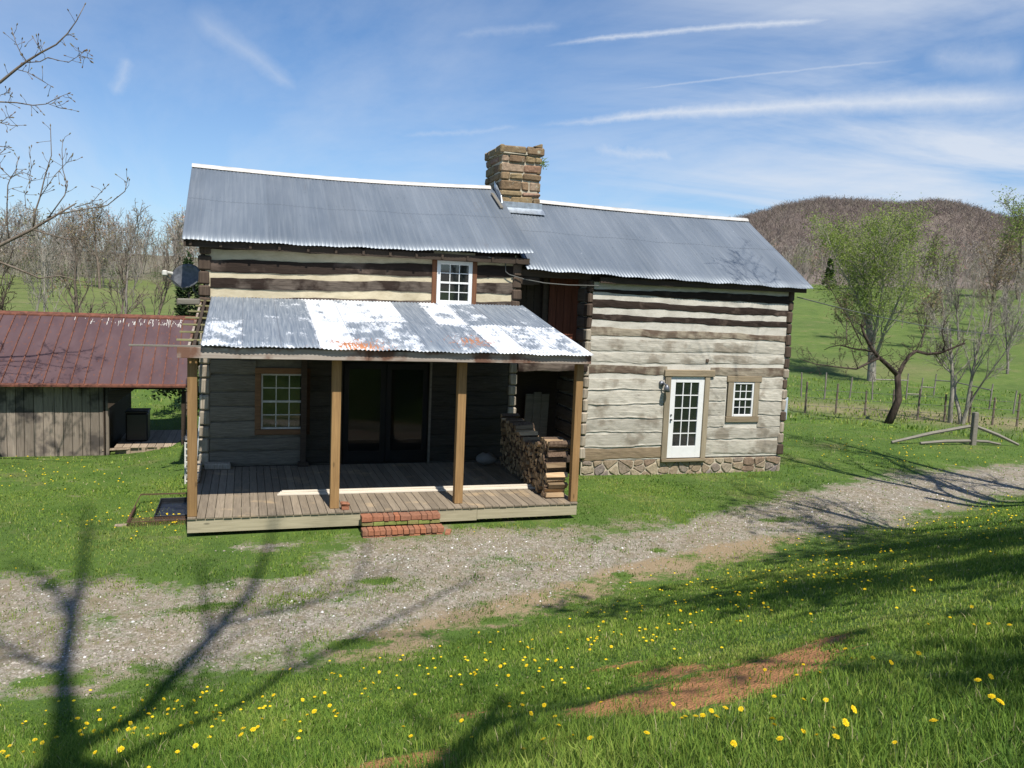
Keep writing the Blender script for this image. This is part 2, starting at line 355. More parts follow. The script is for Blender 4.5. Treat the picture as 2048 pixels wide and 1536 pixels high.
M['wood_haze'] = m_leaf('wood_haze', [(0, (.29, .25, .21)), (.35, (.38, .33, .28)), (.6, (.24, .25, .11)), (.8, (.26, .22, .18)), (.9, (.38, .21, .15)), (.92, (.07, .12, .03)), (1, (.07, .12, .03))], .2)
M['mt_haze'] = m_leaf('mountain_haze', [(0, (.18, .14, .12)), (.4, (.2, .16, .135)), (.7, (.195, .17, .125)), (.85, (.21, .175, .15)), (1, (.2, .15, .13))], .2)  # haze of distance mixed into the bare crown colours
M['petal'] = m_leaf('petal_yellow', [(0, (.78, .52, .01)), (1, (.9, .68, .02))], .2)
def m_ground():
    t = NT('ground'); W = t.co()
    n1 = t.noise(W, 1.3, 6, .7); n2 = t.noise(W, 9, 6, .75); n3 = t.noise(W, 45, 5, .7); n0 = t.noise(W, .12, 5, .6)
    g = t.mix(t.ramp(n1, [(.3, 0.), (.7, 1.)]), (.06, .12, .02), (.125, .18, .04))
    g = t.mix(t.ramp(n0, [(.42, 0.), (.62, 1.)]), g, (.08, .13, .03))
    g = t.mix(t.ramp(t.noise(W, .45, 6, .7), [(.56, 0.), (.7, .75)]), g, (.2, .18, .08))
    g = t.mix(t.ramp(n2, [(.52, 0.), (.75, .6)]), g, (.05, .09, .017))
    g = t.mix(t.math('MULTIPLY', t.ramp(n3, [(.5, 0.), (.8, 1.)]), .5), g, (.13, .19, .05))
    g = t.mix(t.math('MULTIPLY', t.attr('dry'), t.ramp(n2, [(.3, 0.), (.6, 1.)])), g, (.3, .23, .14))
    g = t.mix(t.ramp(t.noise(W, .28, 7, .8, .5), [(.5, 0.), (.68, .6)]), g, (.045, .085, .02))
    # gravel
    vo = t.n('ShaderNodeTexVoronoi', {'Vector': W, 'Scale': 42.}); gr = t.ramp(vo.outputs['Color'], [(0, (.15, .125, .095)), (.5, (.3, .265, .22)), (.9, (.42, .385, .33)), (1, (.6, .57, .52))])
    gr = t.mix(t.ramp(n1, [(.4, 0.), (.7, .8)]), gr, (.25, .195, .13)); rut = t.ramp(t.math('ABSOLUTE', t.math('SUBTRACT', t.attr('drive'), .93)), [(.05, .0), (.14, .0)]); gr = t.mix(t.ramp(n2, [(.5, 0.), (.66, .85)]), gr, (.11, .125, .05)); gr = t.mix(t.ramp(t.noise(W, 3.2, 6, .75), [(.5, 0.), (.62, .8)]), gr, (.2, .165, .105))
    tan = t.mix(t.ramp(n3, [(.3, 0.), (.7, 1.)]), (.33, .25, .155), (.22, .165, .1))
    gr = t.mix(t.ramp(t.math('MULTIPLY_ADD', n1, .6, t.attr('dirt')), [(.75, 0.), (.95, 1.)]), gr, tan)
    d = t.math('ADD', t.attr('drive'), t.math('MULTIPLY', t.math('SUBTRACT', n2, .5), 1.6)); d = t.math('ADD', d, t.math('MULTIPLY', t.math('SUBTRACT', n1, .5), 2.6))
    c = t.mix(t.ramp(d, [(.35, 0.), (.7, 1.)]), g, gr)
    cl = t.math('MULTIPLY_ADD', t.math('SUBTRACT', n2, .5), 1.6, t.attr('clay')); cl = t.math('MULTIPLY_ADD', t.math('SUBTRACT', t.noise(t.co((1, 2.2, 1)), 5, 6, .8), .5), 2.8, cl)
    clay = t.mix(t.ramp(n3, [(.3, 0.), (.7, 1.)]), (.46, .225, .10), (.31, .15, .07))
    c = t.mix(t.ramp(cl, [(.5, 0.), (.8, 1.)]), c, clay)
    # leaf litter on the wooded hill, distance haze put into its colour
    fo = t.mix(t.ramp(t.noise(W, .05, 8, .75), [(.35, 0.), (.65, 1.)]), (.15, .12, .1), (.185, .15, .125))
    c = t.mix(t.attr('forest'), c, fo)
    h = t.math('ADD', t.math('MULTIPLY', n3, .6), vo.outputs['Distance']); t.bump(h, .55, .03)
    return t.fin(c, .95, 0, .1)
M['ground'] = m_ground()
def m_gravel():
    t = NT('gravel_stone'); c = t.ramp(t.attr(), [(0, (.15, .125, .095)), (.4, (.3, .26, .21)), (.8, (.42, .38, .325)), (1, (.72, .7, .68))]); return t.fin(c, .85, 0, .3)
M['gravel'] = m_gravel()
def m_fire():
    t = NT('split_wood'); g = t.noise(t.co((.1, 1, 1)), 45, 5, .6); c = t.mix(t.ramp(g, [(.3, 0.), (.7, 1.)]), (.5, .36, .21), (.32, .21, .12))
    oi = t.n('ShaderNodeObjectInfo').outputs['Random']; v = t.math('MULTIPLY_ADD', oi, .8, .38)
    return t.fin(t.mix(1., c, t.n('ShaderNodeCombineColor', {0: v, 1: v, 2: v}).outputs[0], 'MULTIPLY'), .85, 0, .2)
M['fire'] = m_fire()
M['firebark'] = m_bark('fire_bark', (.07, .045, .03), (.16, .11, .075), 30)
M['moss'] = m_plain('moss_green', (.1, .16, .03), .9, 0, .3, 20)

# ------------------------------------------------------------------ ground sheet
def build_ground():
    rr = np.concatenate([[0.], np.geomspace(.4, 40, 250), np.geomspace(41, 1700, 130)])
    az = np.radians(np.concatenate([np.linspace(-30, 62, 420), np.linspace(63, 329, 130)]))
    A, Rr = np.meshgrid(az, rr); X = C[0]+Rr*np.sin(A); Y = C[1]+Rr*np.cos(A); Z = terrain(X, Y)
    n, m = X.shape; V = np.stack([X, Y, Z], -1).reshape(-1, 3)
    i, j = np.meshgrid(np.arange(n-1), np.arange(m), indexing='ij'); j2 = (j+1) % m
    F = np.stack([i*m+j, i*m+j2, (i+1)*m+j2, (i+1)*m+j], -1).reshape(-1, 4)[:, ::-1]
    o = big_mesh('ground', V, F.ravel(), np.full(len(F), 4), [M['ground']], smooth=True)
    x, y = V[:, 0], V[:, 1]; at_ = lambda nme, v: o.data.attributes.new(nme, 'FLOAT', 'POINT').data.foreach_set('value', np.asarray(v, np.float32))
    at_('drive', drive_mask(x, y)); at_('clay', clay_mask(x, y)); at_('dirt', dirt_mask(x, y))
    r = np.hypot(x-C[0], y-C[1]); a = np.degrees(np.arctan2(x-C[0], y-C[1]))
    at_('forest', np.where(a > 10, sst(168, 190, r+14*wob(x, y, .05, 21)), sst(150, 165, r)*.7))
    dry = np.exp(-((r-42)/3.2)**2)*sst(30, 42, a)*1.1+.2*sst(38, 60, r)*sst(12, 4, a)+.12*sst(50, 70, r)+.35*sst(.2, .7, wob(x, y, .25, 33))*sst(38, 50, r)*sst(160, 120, r)
    at_('dry', np.clip(dry, 0, 1))
    return tag(o, kind='structure')
def drive_mask(x, y):
    dl, du = fields(x, y); m = np.minimum(dl, du)
    sp = np.exp(-(((x-1.1)/.9)**2+((y+.75)/.25)**2))*.9
    for px, py, w_ in TUFT: sp = sp-1.3*np.exp(-(((x-px)/w_)**2+((y-py)/(w_*.35))**2))
    return np.clip(.5+m*.7+.18*wob(x, y, 2.2, 41), 0, 1.15)*1.0+sp-.42*np.exp(-((dl-1.9)/.45)**2)*sst(12, 3, x)
TUFT = [tuple(on_ground(px, py)[:2])+(w_,) for px, py, w_ in ((110, 1362, .24), (180, 1350, .2), (60, 1370, .15), (235, 1328, .12), (262, 1326, .15), (300, 1345, .2), (255, 1370, .25), (955, 1210, .2), (990, 1240, .22), (1165, 1210, .15), (1080, 1255, .4), (700, 1290, .25), (560, 1145, .5), (410, 1150, .4), (1320, 1100, .3), (1560, 1040, .5), (1250, 1150, .25), (430, 1215, .3), (760, 1160, .3))]
CLAY = [tuple(on_ground(px, py)[:2])+(sx, sy) for px, py, sx, sy in ((1240, 1335, .35, .12), (1330, 1345, .45, .14), (1430, 1385, .5, .16), (1500, 1350, .55, .2), (1570, 1325, .45, .14), (1280, 1400, .5, .14), (1380, 1400, .35, .12), (1215, 1415, .3, .1), (930, 1432, .22, .1), (820, 1522, .3, .14), (760, 1535, .2, .1), (1660, 1280, .3, .07), (1120, 1480, .15, .08))]
def clay_mask(x, y):
    m = 0
    for cx, cy, sx, sy in CLAY: m = m+np.exp(-(((x-cx)/sx)**2+((y-cy)/(sy*2))**2))*.95
    return np.clip(m, 0, 1)
def dirt_mask(x, y):
    dl, du = fields(x, y); return np.clip(.62*sst(1.5, .2, dl)*sst(1, 3, x)*sst(14, 8, x)+.3*sst(1, .2, dl), 0, 1)
build_ground()

# ------------------------------------------------------------------ grass, gravel
def in_house(x, y):
    return ((x > -.05) & (x < 7.0) & (y > -.05) & (y < 10)) | ((x > 6.9) & (x < 14.47) & (y > 4.03) & (y < 10)) | ((x < -2.75) & (y > 10.7) & (y < 16.5)) | ((x > 2.75) & (x < 4.4) & (y > -.6) & (y < 0)) | ((x > -2.8) & (x < -.7) & (y > 11) & (y < 14.2))
def blades(cnt, r0, r1, hmin, hmax, w, a0=-26, a1=60, keep_gravel=.03, seed=0, pw=1.):
    g = np.random.default_rng(seed)
    r = r0+(r1-r0)*g.random(cnt)**pw; a = np.radians(g.uniform(a0, a1, cnt))
    x = C[0]+r*np.sin(a); y = C[1]+r*np.cos(a)
    dm = drive_mask(x, y)+.55*wob(x, y, 3.5, 77)+.5*wob(x, y, 9, 78)+.3*wob(x, y, 22, 79)
    p = np.where(dm > .85, keep_gravel, 1.); p = np.where((dm > .5) & (dm <= .85), .3, p)
    p *= 1-.9*np.clip(clay_mask(x, y)*1.6-.45+.9*wob(x, y, 9, 5)+.5*wob(x, y, 20, 6), 0, 1); p *= ~in_house(x, y)
    p *= .75+.25*np.clip(wob(x, y, 3, 50)*2+.5, 0, 1)
    k = g.random(cnt) < p; x, y, r = x[k], y[k], r[k]; n = len(x)
    z = terrain(x, y)
    tall = np.clip(.4+1.1*wob(x, y, 1.6, 12)+.6*wob(x, y, 5, 13), .0, 1.5)+.9*sst(5.5, 2.5, r)
    tall = np.maximum(tall, 1.5*np.exp(-(((x-5.2)/1.1)**2+((y+.32)/.16)**2))); tall = np.maximum(tall, 1.3*np.exp(-(((x-2.1)/.5)**2+((y+.2)/.15)**2))); tall = np.maximum(tall, 1.2*np.exp(-(((x+.6)/.5)**2+((y-2)/.8)**2)))
    h = (hmin+(hmax-hmin)*g.random(n)**1.5)*(.55+.8*tall); th = g.uniform(0, 2*pi, n); ln = g.uniform(.15, .9, n)*h; ph = th+g.uniform(-1, 1, n)
    bl_ = g.random(n) < .06; ww = w*g.uniform(.6, 1.4, n)*np.where(bl_, 2.8, 1.); h = h*np.where(bl_, .6, 1.); ln = ln*np.where(bl_, 1.2, 1); ux, uy = np.cos(th)*ww/2, np.sin(th)*ww/2; lx, ly = np.cos(ph+pi/2)*ln, np.sin(ph+pi/2)*ln
    V = np.empty((n, 5, 3)); zb = z-.01
    V[:, 0] = np.stack([x-ux, y-uy, zb], -1); V[:, 1] = np.stack([x+ux, y+uy, zb], -1)
    V[:, 2] = np.stack([x+ux*.8+lx*.35, y+uy*.8+ly*.35, z+h*.6], -1); V[:, 3] = np.stack([x-ux*.8+lx*.35, y-uy*.8+ly*.35, z+h*.6], -1)
    V[:, 4] = np.stack([x+lx, y+ly, z+h], -1)
    rn = np.clip(.42+.2*g.standard_normal(n)+.5*wob(x, y, 1.1, 60)+.3*wob(x, y, 3.1, 61)+.18*sst(-4, 2, y-.2*x), 0, .9); rn = np.where(g.random(n) < .025, 1., rn)
    return V.reshape(-1, 3), np.repeat(rn, 5)
Vs, Rs = [], []
for a in ((190000, 1.2, 6.5, .02, .075, .0045, -24, 58, .05, 1, .8), (230000, 5.5, 12, .018, .06, .0065, -22, 56, .1, 2, 1), (150000, 11, 20, .018, .055, .010, -22, 56, .12, 3, 1), (90000, 18, 36, .02, .06, .018, -22, 56, .08, 4, 1), (26000, 34, 62, .06, .2, .045, -22, 56, .03, 5, 1)):
    v, r_ = blades(*a); Vs.append(v); Rs.append(r_)
V = np.concatenate(Vs); n = len(V)//5; b = np.arange(n)[:, None]*5
L = np.concatenate([b+np.array([0, 1, 2, 3]), b+np.array([3, 2, 4])], 1).ravel(); S = np.tile([4, 3], n)
tag(big_mesh('grass', V, L, S, [M['blade']], np.concatenate(Rs)), 'green spring grass with a few dry blades covering bank and lawn', 'grass', kind='stuff')
def gravel():
    g = np.random.default_rng(5); n = 75000
    r = 8+26*g.random(n)**1.2; a = np.radians(g.uniform(-24, 58, n)); x = C[0]+r*np.sin(a); y = C[1]+r*np.cos(a)
    dm = drive_mask(x, y)+.3*wob(x, y, 4, 90); k = (g.random(n) < np.clip((dm-.5)*2.2, .0, 1)*(1-.75*dirt_mask(x, y))) & ~in_house(x, y); x, y, r = x[k], y[k], r[k]; n = len(x)
    z = terrain(x, y); s = g.uniform(.008, .022, n)*(1+(r-8)/40)
    base = np.array([(1, 0, 0), (0, 1, 0), (-1, 0, 0), (0, -1, 0), (0, 0, .7), (0, 0, -.5)])
    V = base[None]*s[:, None, None]*g.uniform(.6, 1.3, (n, 6, 3)); th = g.uniform(0, 6.28, n); c, q = np.cos(th), np.sin(th)
    V = np.stack([V[..., 0]*c[:, None]-V[..., 1]*q[:, None], V[..., 0]*q[:, None]+V[..., 1]*c[:, None], V[..., 2]], -1)+np.stack([x, y, z+.003], -1)[:, None]
    F = np.array([(0, 1, 4), (1, 2, 4), (2, 3, 4), (3, 0, 4)]); L = (np.arange(n)[:, None, None]*6+F).ravel()
    rn = np.where(g.random(n) < .02, 1., g.uniform(0, .8, n))
    tag(big_mesh('gravel', V.reshape(-1, 3), L, np.full(n*4, 3), [M['gravel']], np.repeat(rn, 6)), 'loose grey gravel scattered over the farm driveway', 'gravel', kind='stuff')
gravel()

# ------------------------------------------------------------------ log house
house = empty('log_house', (7.2, 4.06, -.4), 'weathered two-part log house with zinc roofs, stone chimney and open front porch', 'house')
D = 4.06
def hsub(name, loc=None):
    e = bpy.data.objects.new(name, None); COL.objects.link(e); e.parent = house; e.empty_display_size = .1; return e
def log(mb, o, u, nrm, L, zt0, zb0, zt1, zb1, mat, proud=.05, lip=.0, amp=.012):
    """hewn log: o start point (x,y), u direction, nrm outward normal; top/bottom heights at both ends"""
    nx = max(6, int(L/.14)); ph = [R.uniform(0, 6.3) for _ in range(8)]; fr = [R.uniform(1.2, 2.4), R.uniform(3, 5), R.uniform(7, 11), R.uniform(14, 20)]
    w = lambda s, k: sum(math.sin(s*fr[i]+ph[(i+k) % 8])/(1+i*.8) for i in range(4))*amp*1.35
    prof = [(-.08, 1.0), (.2, .995), (.82, .955), (.95, .7), (1., .42), (.95, .13), (.8+lip, .02), (-.08, 0.)]
    vs, fs = [], []
    for i in range(nx+1):
        t = i/nx; s = t*L; zt = zt0+(zt1-zt0)*t+w(s, 0)*(.8); zb = zb0+(zb1-zb0)*t+w(s, 3)*(.8); e = w(s, 5)*.2
        for q, h in prof:
            d = q*(proud+e)+R.uniform(-.005, .005)
            if q < 0: d = -.04
            vs.append((o[0]+u[0]*s+nrm[0]*d, o[1]+u[1]*s+nrm[1]*d, zb+(zt-zb)*h))
    m = len(prof)
    for i in range(nx):
        for k in range(m-1): fs.append((i*m+k, (i+1)*m+k, (i+1)*m+k+1, i*m+k+1))
    fs += [list(range(m)), [nx*m+k for k in range(m)][::-1]]
    mb.add(vs, fs, mat)
LM = [M['log_dark'], M['log_mid'], M['log_pale'], M['log_mottle'], M['log_sill'], M['log_grey']]
def row(mb, x0, x1, zl, zr, mat, openings=(), y=D, X0=None, X1=None, **k):
    """zl,zr = (top,bottom) at wall ends X0,X1"""
    X0 = x0 if X0 is None else X0; X1 = x1 if X1 is None else X1
    f = lambda a, b, x: a+(b-a)*(x-X0)/(X1-X0)
    segs = [(x0, x1)]
    for ox0, ox1, oz0, oz1 in openings:
        new = []
        for a, b in segs:
            if b > ox0 and a < ox1 and f(zl[0], zr[0], (ox0+ox1)/2) > oz0+.02 and f(zl[1], zr[1], (ox0+ox1)/2) < oz1-.02:
                if a < ox0: new.append((a, ox0))
                if b > ox1: new.append((ox1, b))
            else: new.append((a, b))
        segs = new
    for a, b in segs:
        if b-a > .05: log(mb, (a, y), (1, 0), (0, -1), b-a, f(zl[0], zr[0], a), f(zl[1], zr[1], a), f(zl[0], zr[0], b), f(zl[1], zr[1], b), mat, **k)
# --- main cabin front wall
mb = MB(); OPU = [(4.9, 5.86, 3.3, 4.72)]
XA, XB = .2, 6.8
row(mb, XA, XB, (4.78, 4.57), (4.84, 4.67), 0, OPU); row(mb, XA, XB, (4.36, 4.10), (4.56, 4.28), 0, OPU)
row(mb, XA, XB, (3.99, 3.76), (4.16, 3.92), 1, OPU); row(mb, XA, XB, (3.60, 3.33), (3.75, 3.44), 1, OPU)
OPL = [(1.12, 2.2, .74, 2.06), (2.95, 4.88, 0, 2.28)]
zz = [3.28, 2.95, 2.62, 2.30, 1.97, 1.62, 1.30, .98, .62, .33, .02]
for i in range(10): row(mb, XA, XB, (zz[i]-.01, zz[i+1]+.012), (zz[i]+.02, zz[i+1]+.03), 5, OPL, amp=.01)
wm = mb.build('front_wall', LM, house, smooth=False)
mb = MB()
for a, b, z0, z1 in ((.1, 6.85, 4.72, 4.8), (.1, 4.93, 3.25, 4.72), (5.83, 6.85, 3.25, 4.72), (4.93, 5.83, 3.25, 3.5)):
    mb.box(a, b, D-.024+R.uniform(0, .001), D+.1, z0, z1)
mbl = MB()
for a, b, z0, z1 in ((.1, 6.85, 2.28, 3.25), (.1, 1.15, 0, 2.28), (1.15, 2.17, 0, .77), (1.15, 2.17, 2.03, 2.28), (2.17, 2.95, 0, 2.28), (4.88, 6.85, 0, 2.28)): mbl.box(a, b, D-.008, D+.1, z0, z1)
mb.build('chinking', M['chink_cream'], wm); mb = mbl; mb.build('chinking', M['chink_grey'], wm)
# corner stacks of log ends
mb = MB()
def corner(x0, x1, z0, z1, mat, y0=3.98, y1=4.2, step=.3, jit=.02):
    z = z0
    while z < z1-.05:
        h = step*R.uniform(.8, 1.15); t = min(z+h, z1); e = R.uniform(-.02, .02)
        mb.box(x0+e, x1+R.uniform(-.02, .02), y0+R.uniform(-.03, .02), y1, z+.012, t-.012, mat, .03, .008); z = t
corner(-.02, .2, .02, 3.3, 0); corner(-.03, .2, 3.3, 4.8, 1); mb.build('corner_log_ends', [M['log_end'], M['log_end_dark']], house)
mb = MB(); corner(6.76, 6.97, .02, 3.4, 0, 3.95); corner(6.76, 6.98, 3.5, 4.72, 1); mb.build('corner_log_ends', [M['log_end'], M['log_end_dark']], house)
# side and back walls, gables of the main cabin
mb = MB()
for i in range(13):
    a = -.3+i*.38
    for xo, nx_ in ((.05, -1), (6.9, 1)):
        log(mb, (xo, 4.2), (0, 1), (nx_, 0), 5.7, a+.3, a, a+.3, a, 0, amp=.01)
    log(mb, (.1, 9.95), (1, 0), (0, 1), 6.8, a+.3, a, a+.3, a, 0, amp=.01)
w_ = mb.build('side_wall', [M['log_greyy']], house)
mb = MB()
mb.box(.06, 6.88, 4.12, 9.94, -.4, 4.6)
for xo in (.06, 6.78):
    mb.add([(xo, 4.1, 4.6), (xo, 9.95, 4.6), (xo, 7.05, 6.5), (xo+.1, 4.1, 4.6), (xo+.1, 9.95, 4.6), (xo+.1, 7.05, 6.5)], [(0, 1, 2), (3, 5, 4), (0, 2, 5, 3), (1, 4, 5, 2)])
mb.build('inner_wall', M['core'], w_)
# --- wing
mb = MB(); W0, W1 = 8.74, 14.42
OPD = [(10.9, 12.14, -.2, 2.12), (12.62, 13.62, .9, 2.0)]
def wr(zl, zr, mat, x0=W0, x1=W1, **k): row(mb, x0, x1, zl, zr, mat, OPD, X0=W0, X1=W1, **k)
wr((4.5, 4.27), (4.5, 4.33), 0); wr((4.13, 4.04), (4.18, 3.93), 0); wr((3.88, 3.70), (3.80, 3.63), 0)
wr((3.53, 3.39), (3.50, 3.33), 0); wr((3.22, 3.0), (3.14, 2.99), 3); wr((2.94, 2.64), (2.93, 2.66), 2); wr((2.61, 2.36), (2.60, 2.37), 2)
wr((2.31, 2.09), (2.28, 2.06), 3)
zl_ = [1.97, 1.69, 1.33, .98, .63, .28]
for i in range(5): wr((zl_[i]-.005, zl_[i+1]+.01), (zl_[i]-.005, zl_[i+1]+.01), 2, x1=10.95, lip=.35, amp=.014)
wr((.25, -.04), (.28, -.02), 4, x1=10.95)
zr_ = [2.02, 1.74, 1.40, 1.05, .73, .43]
for i in range(5): wr((zr_[i], zr_[i+1]+.02), (zr_[i], zr_[i+1]+.02), 2, x0=12.1, lip=.2)
wr((.42, .05), (.40, .02), 2, x0=12.1)
ww = mb.build('wing_wall', LM, house)
mb = MB()
for a, b, z0, z1 in ((8.8, 14.38, 2.12, 4.5), (8.8, 10.93, -.05, 2.12), (12.11, 12.65, -.02, 2.12), (12.65, 13.6, -.02, .93), (12.65, 13.6, 1.98, 2.12), (13.6, 14.38, -.02, 2.12), (10.93, 12.11, 2.1, 2.12)):
    mb.box(a, b, D-.03-R.uniform(0, .001), D+.1, z0, z1)
mb.build('chinking', M['chink_white'], ww)
mb = MB(); mb2 = MB(); z = -.02
for i in range(16):
    h = R.uniform(.24, .32)
    if z+h > 4.45: break
    dk = 1 if z > 2.9 else 0
    mb.box(14.3+R.uniform(-.02, .02), 14.46+R.uniform(-.02, .02), 3.97+R.uniform(-.02, .02), 4.2, z+.01, z+h-.01, 1 if z > 2.2 or i % 3 == 0 else 0, .03, .008)
    mb2.box(8.66+R.uniform(-.02, .02), 8.8, 3.97+R.uniform(-.02, .02), 4.2, z+.01, z+h-.01, dk, .03, .008); z += h
for q in (mb, mb2): q.build('wing_corner_log_ends', [M['log_end'], M['log_end_dark']], house)
mb = MB(); mb2 = MB(); z = -.2
while z < 4.3:
    h = R.uniform(.3, .38); log(mb2, (8.74, 4.2), (0, 1), (-1, 0), 5.7, z+h-.05, z, z+h-.05, z, 0, amp=.012); log(mb, (14.4, 4.2), (0, 1), (1, 0), 5.7, z+h-.05, z, z+h-.05, z, 0); z += h
sw = mb.build('wing_side_wall', [M['log_greyy']], house); mb2.build('wing_side_wall', [M['log_greyy']], house)
mb = MB(); mb.box(8.78, 14.37, 4.12, 9.9, -.4, 4.35)
for xo in (8.8, 14.25):
    mb.add([(xo, 4.1, 4.35), (xo, 9.9, 4.35), (xo, 7.0, 6.22), (xo+.1, 4.1, 4.35), (xo+.1, 9.9, 4.35), (xo+.1, 7.0, 6.22)], [(0, 1, 2), (3, 5, 4), (0, 2, 5, 3), (1, 4, 5, 2)])
mb.build('inner_wall', M['chink_white'], sw)
# stone foundation
mb = MB(); x = 8.72
mb.box(8.72, 14.44, 4.05, 9.9, -.75, -.06, 0)
cols = []
while x < 14.4:
    w_2 = R.uniform(.16, .42); cols.append((x, min(x+w_2, 14.43))); x += w_2
def pebble(mb, x0, x1, z0, z1, yf, mat):
    cx_, cz = (x0+x1)/2, (z0+z1)/2; a, b2 = (x1-x0)/2, (z1-z0)/2; n_ = 9; ring = []; ph = R.uniform(0, 1)
    for k in range(n_):
        t = 2*pi*(k+ph)/n_; e = .8; q = R.uniform(.88, 1.04)
        ring.append((cx_+a*q*math.copysign(abs(cos(t))**e, cos(t)), cz+b2*q*math.copysign(abs(sin(t))**e, sin(t))))
    vs = [(p, yf+.03, q) for p, q in ring]+[(p, yf-.012, q) for p, q in ring]+[(cx_+(p-cx_)*.8, yf-.028, cz+(q-cz)*.8) for p, q in ring]
    fs = [(k, (k+1) % n_, n_+(k+1) % n_, n_+k) for k in range(n_)]+[(n_+k, n_+(k+1) % n_, 2*n_+(k+1) % n_, 2*n_+k) for k in range(n_)]+[[2*n_+k for k in range(n_)]]
    mb.add(vs, fs, mat)
def clip(poly, p, n):
    out = []
    for i in range(len(poly)):
        A, B = poly[i], poly[(i+1) % len(poly)]; da = (A[0]-p[0])*n[0]+(A[1]-p[1])*n[1]; db = (B[0]-p[0])*n[0]+(B[1]-p[1])*n[1]
        if da <= 0: out.append(A)
        if (da < 0) != (db < 0) and abs(da-db) > 1e-9: t = da/(da-db); out.append((A[0]+(B[0]-A[0])*t, A[1]+(B[1]-A[1])*t))
    return out
def fieldstones(mb, x0, x1, z0, z1, sx, sz, place_, mat, gap=.014):
    sites = []; r = 0; z = z0+sz/2
    while z < z1+sz*.3:
        x = x0+sx*(.3 if r % 2 else .8)
        while x < x1: sites.append((x+R.uniform(-.42, .42)*sx, z+R.uniform(-.38, .38)*sz)); x += sx*R.uniform(.7, 1.35)
        z += sz; r += 1
    for i, c in enumerate(sites):
        poly = [(x0, z0), (x1, z0), (x1, z1), (x0, z1)]
        for j, d in enumerate(sites):
            if i != j and abs(c[0]-d[0]) < 4*sx:
                poly = clip(poly, ((c[0]+d[0])/2, (c[1]+d[1])/2), (d[0]-c[0], d[1]-c[1]))
                if len(poly) < 3: break
        if len(poly) < 3: continue
        q = []
        for k in range(len(poly)):
            A, B = poly[k], poly[(k+1) % len(poly)]; q += [(A[0]*.78+B[0]*.22, A[1]*.78+B[1]*.22), (A[0]*.22+B[0]*.78, A[1]*.22+B[1]*.78)]
        g_ = (sum(p[0] for p in q)/len(q), sum(p[1] for p in q)/len(q)); gp_ = gap*R.uniform(.6, 1.9)
        def sh(p, e):
            L_ = math.hypot(p[0]-g_[0], p[1]-g_[1])+1e-6; k_ = max(0, 1-e/L_); return (g_[0]+(p[0]-g_[0])*k_, g_[1]+(p[1]-g_[1])*k_)
        dd = R.uniform(.004, .03); n_ = len(q); vs = [place_(*sh(p, gp_), -.02) for p in q]+[place_(*sh(p, gp_), dd) for p in q]+[place_(*sh(p, gp_+.02), dd+.014+R.uniform(-.004, .004)) for p in q]
        fs = [(k, (k+1) % n_, n_+(k+1) % n_, n_+k) for k in range(n_)]+[(n_+k, n_+(k+1) % n_, 2*n_+(k+1) % n_, 2*n_+k) for k in range(n_)]+[[2*n_+k for k in range(n_)]]
        mb.add(vs, fs, mat)
fieldstones(mb, 8.73, 14.43, -.6, -.05, .3, .19, lambda x, z, d: (x, 4.048-d, z), 1)
mb.build('foundation', [M['mortar'], M['fstone']], house)
# --- recess between the two cabins
mb = MB()
for i in range(9):
    a = 6.97+i*.195; mb.box(a+.003, a+.19, 4.7+(.03 if i < 5 else .0)+R.uniform(0, .008), 4.76, 2.36, 4.55, 0 if i < 5 else 1, .004)
mb.box(7.75, 7.86, 4.62, 4.7, 2.4, 4.45, 0, .01)
rb = mb.build('infill_boards', [M['beam_dark'], M['redboard']], house)
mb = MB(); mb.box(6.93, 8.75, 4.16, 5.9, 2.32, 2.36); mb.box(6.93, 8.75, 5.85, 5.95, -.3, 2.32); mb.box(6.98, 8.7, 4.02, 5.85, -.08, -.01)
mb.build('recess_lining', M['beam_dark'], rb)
mb = MB(); log(mb, (6.97, 4.0), (1, 0), (0, -1), 1.75, 2.31, 2.13, 2.31, 2.13, 0, proud=.08); mb.build('tie_beam', [M['log_mid']], house)
mb = MB(); mb.box(6.9, 8.9, 4.02, 4.22, 4.33, 4.5, 0, .01); log(mb, (6.97, 4.04), (1, 0), (0, -1), .45, 4.3, 4.12, 4.32, 4.16, 0); mb.build('eave_beam', [M['beam_dark']], house)
# --- roofs (corrugated)
def corr(mb, x0, x1, eave, ridge, pitch=.085, amp=.008, nv=9, sag=0., mat=0, xs0=None, xs1=None, thick=.0, edge=.0):
    """eave/ridge: (Y, z at x0, z at x1); xs0/xs1: x offsets of the ridge ends"""
    n_ = int((x1-x0)/pitch*4); vs = []; fs = []
    for i in range(n_+1):
        t = i/n_
        for j in range(nv+1):
            s = j/nv; x = x0+(x1-x0)*t; w = math.sin(x/pitch*2*pi)*amp
            ze = eave[1]+(eave[2]-eave[1])*t+sag*.4*math.sin(pi*t)+edge*math.sin(t*17)*math.sin(t*41+1)*.5; zr = ridge[1]+(ridge[2]-ridge[1])*t+sag*math.sin(pi*t)
            y = eave[0]+(ridge[0]-eave[0])*s
            vs.append((x, y, ze+(zr-ze)*s+w+.012*math.sin(3*x+5*s)*math.sin(pi*s)))
    m_ = nv+1; N = (n_+1)*m_
    fs = [(i*m_+j, (i+1)*m_+j, (i+1)*m_+j+1, i*m_+j+1) for i in range(n_) for j in range(nv)]
    vs2 = [(a, b, c-.006) for a, b, c in vs]
    fs2 = [(N+f[3], N+f[2], N+f[1], N+f[0]) for f in fs]
    ed = [(i*m_, N+i*m_, N+(i+1)*m_, (i+1)*m_) for i in range(n_)]+[(j, j+1, N+j+1, N+j) for j in range(nv)]+[(n_*m_+j, N+n_*m_+j, N+n_*m_+j+1, n_*m_+j+1) for j in range(nv)]
    mb.add(vs+vs2, fs+fs2+ed, mat)
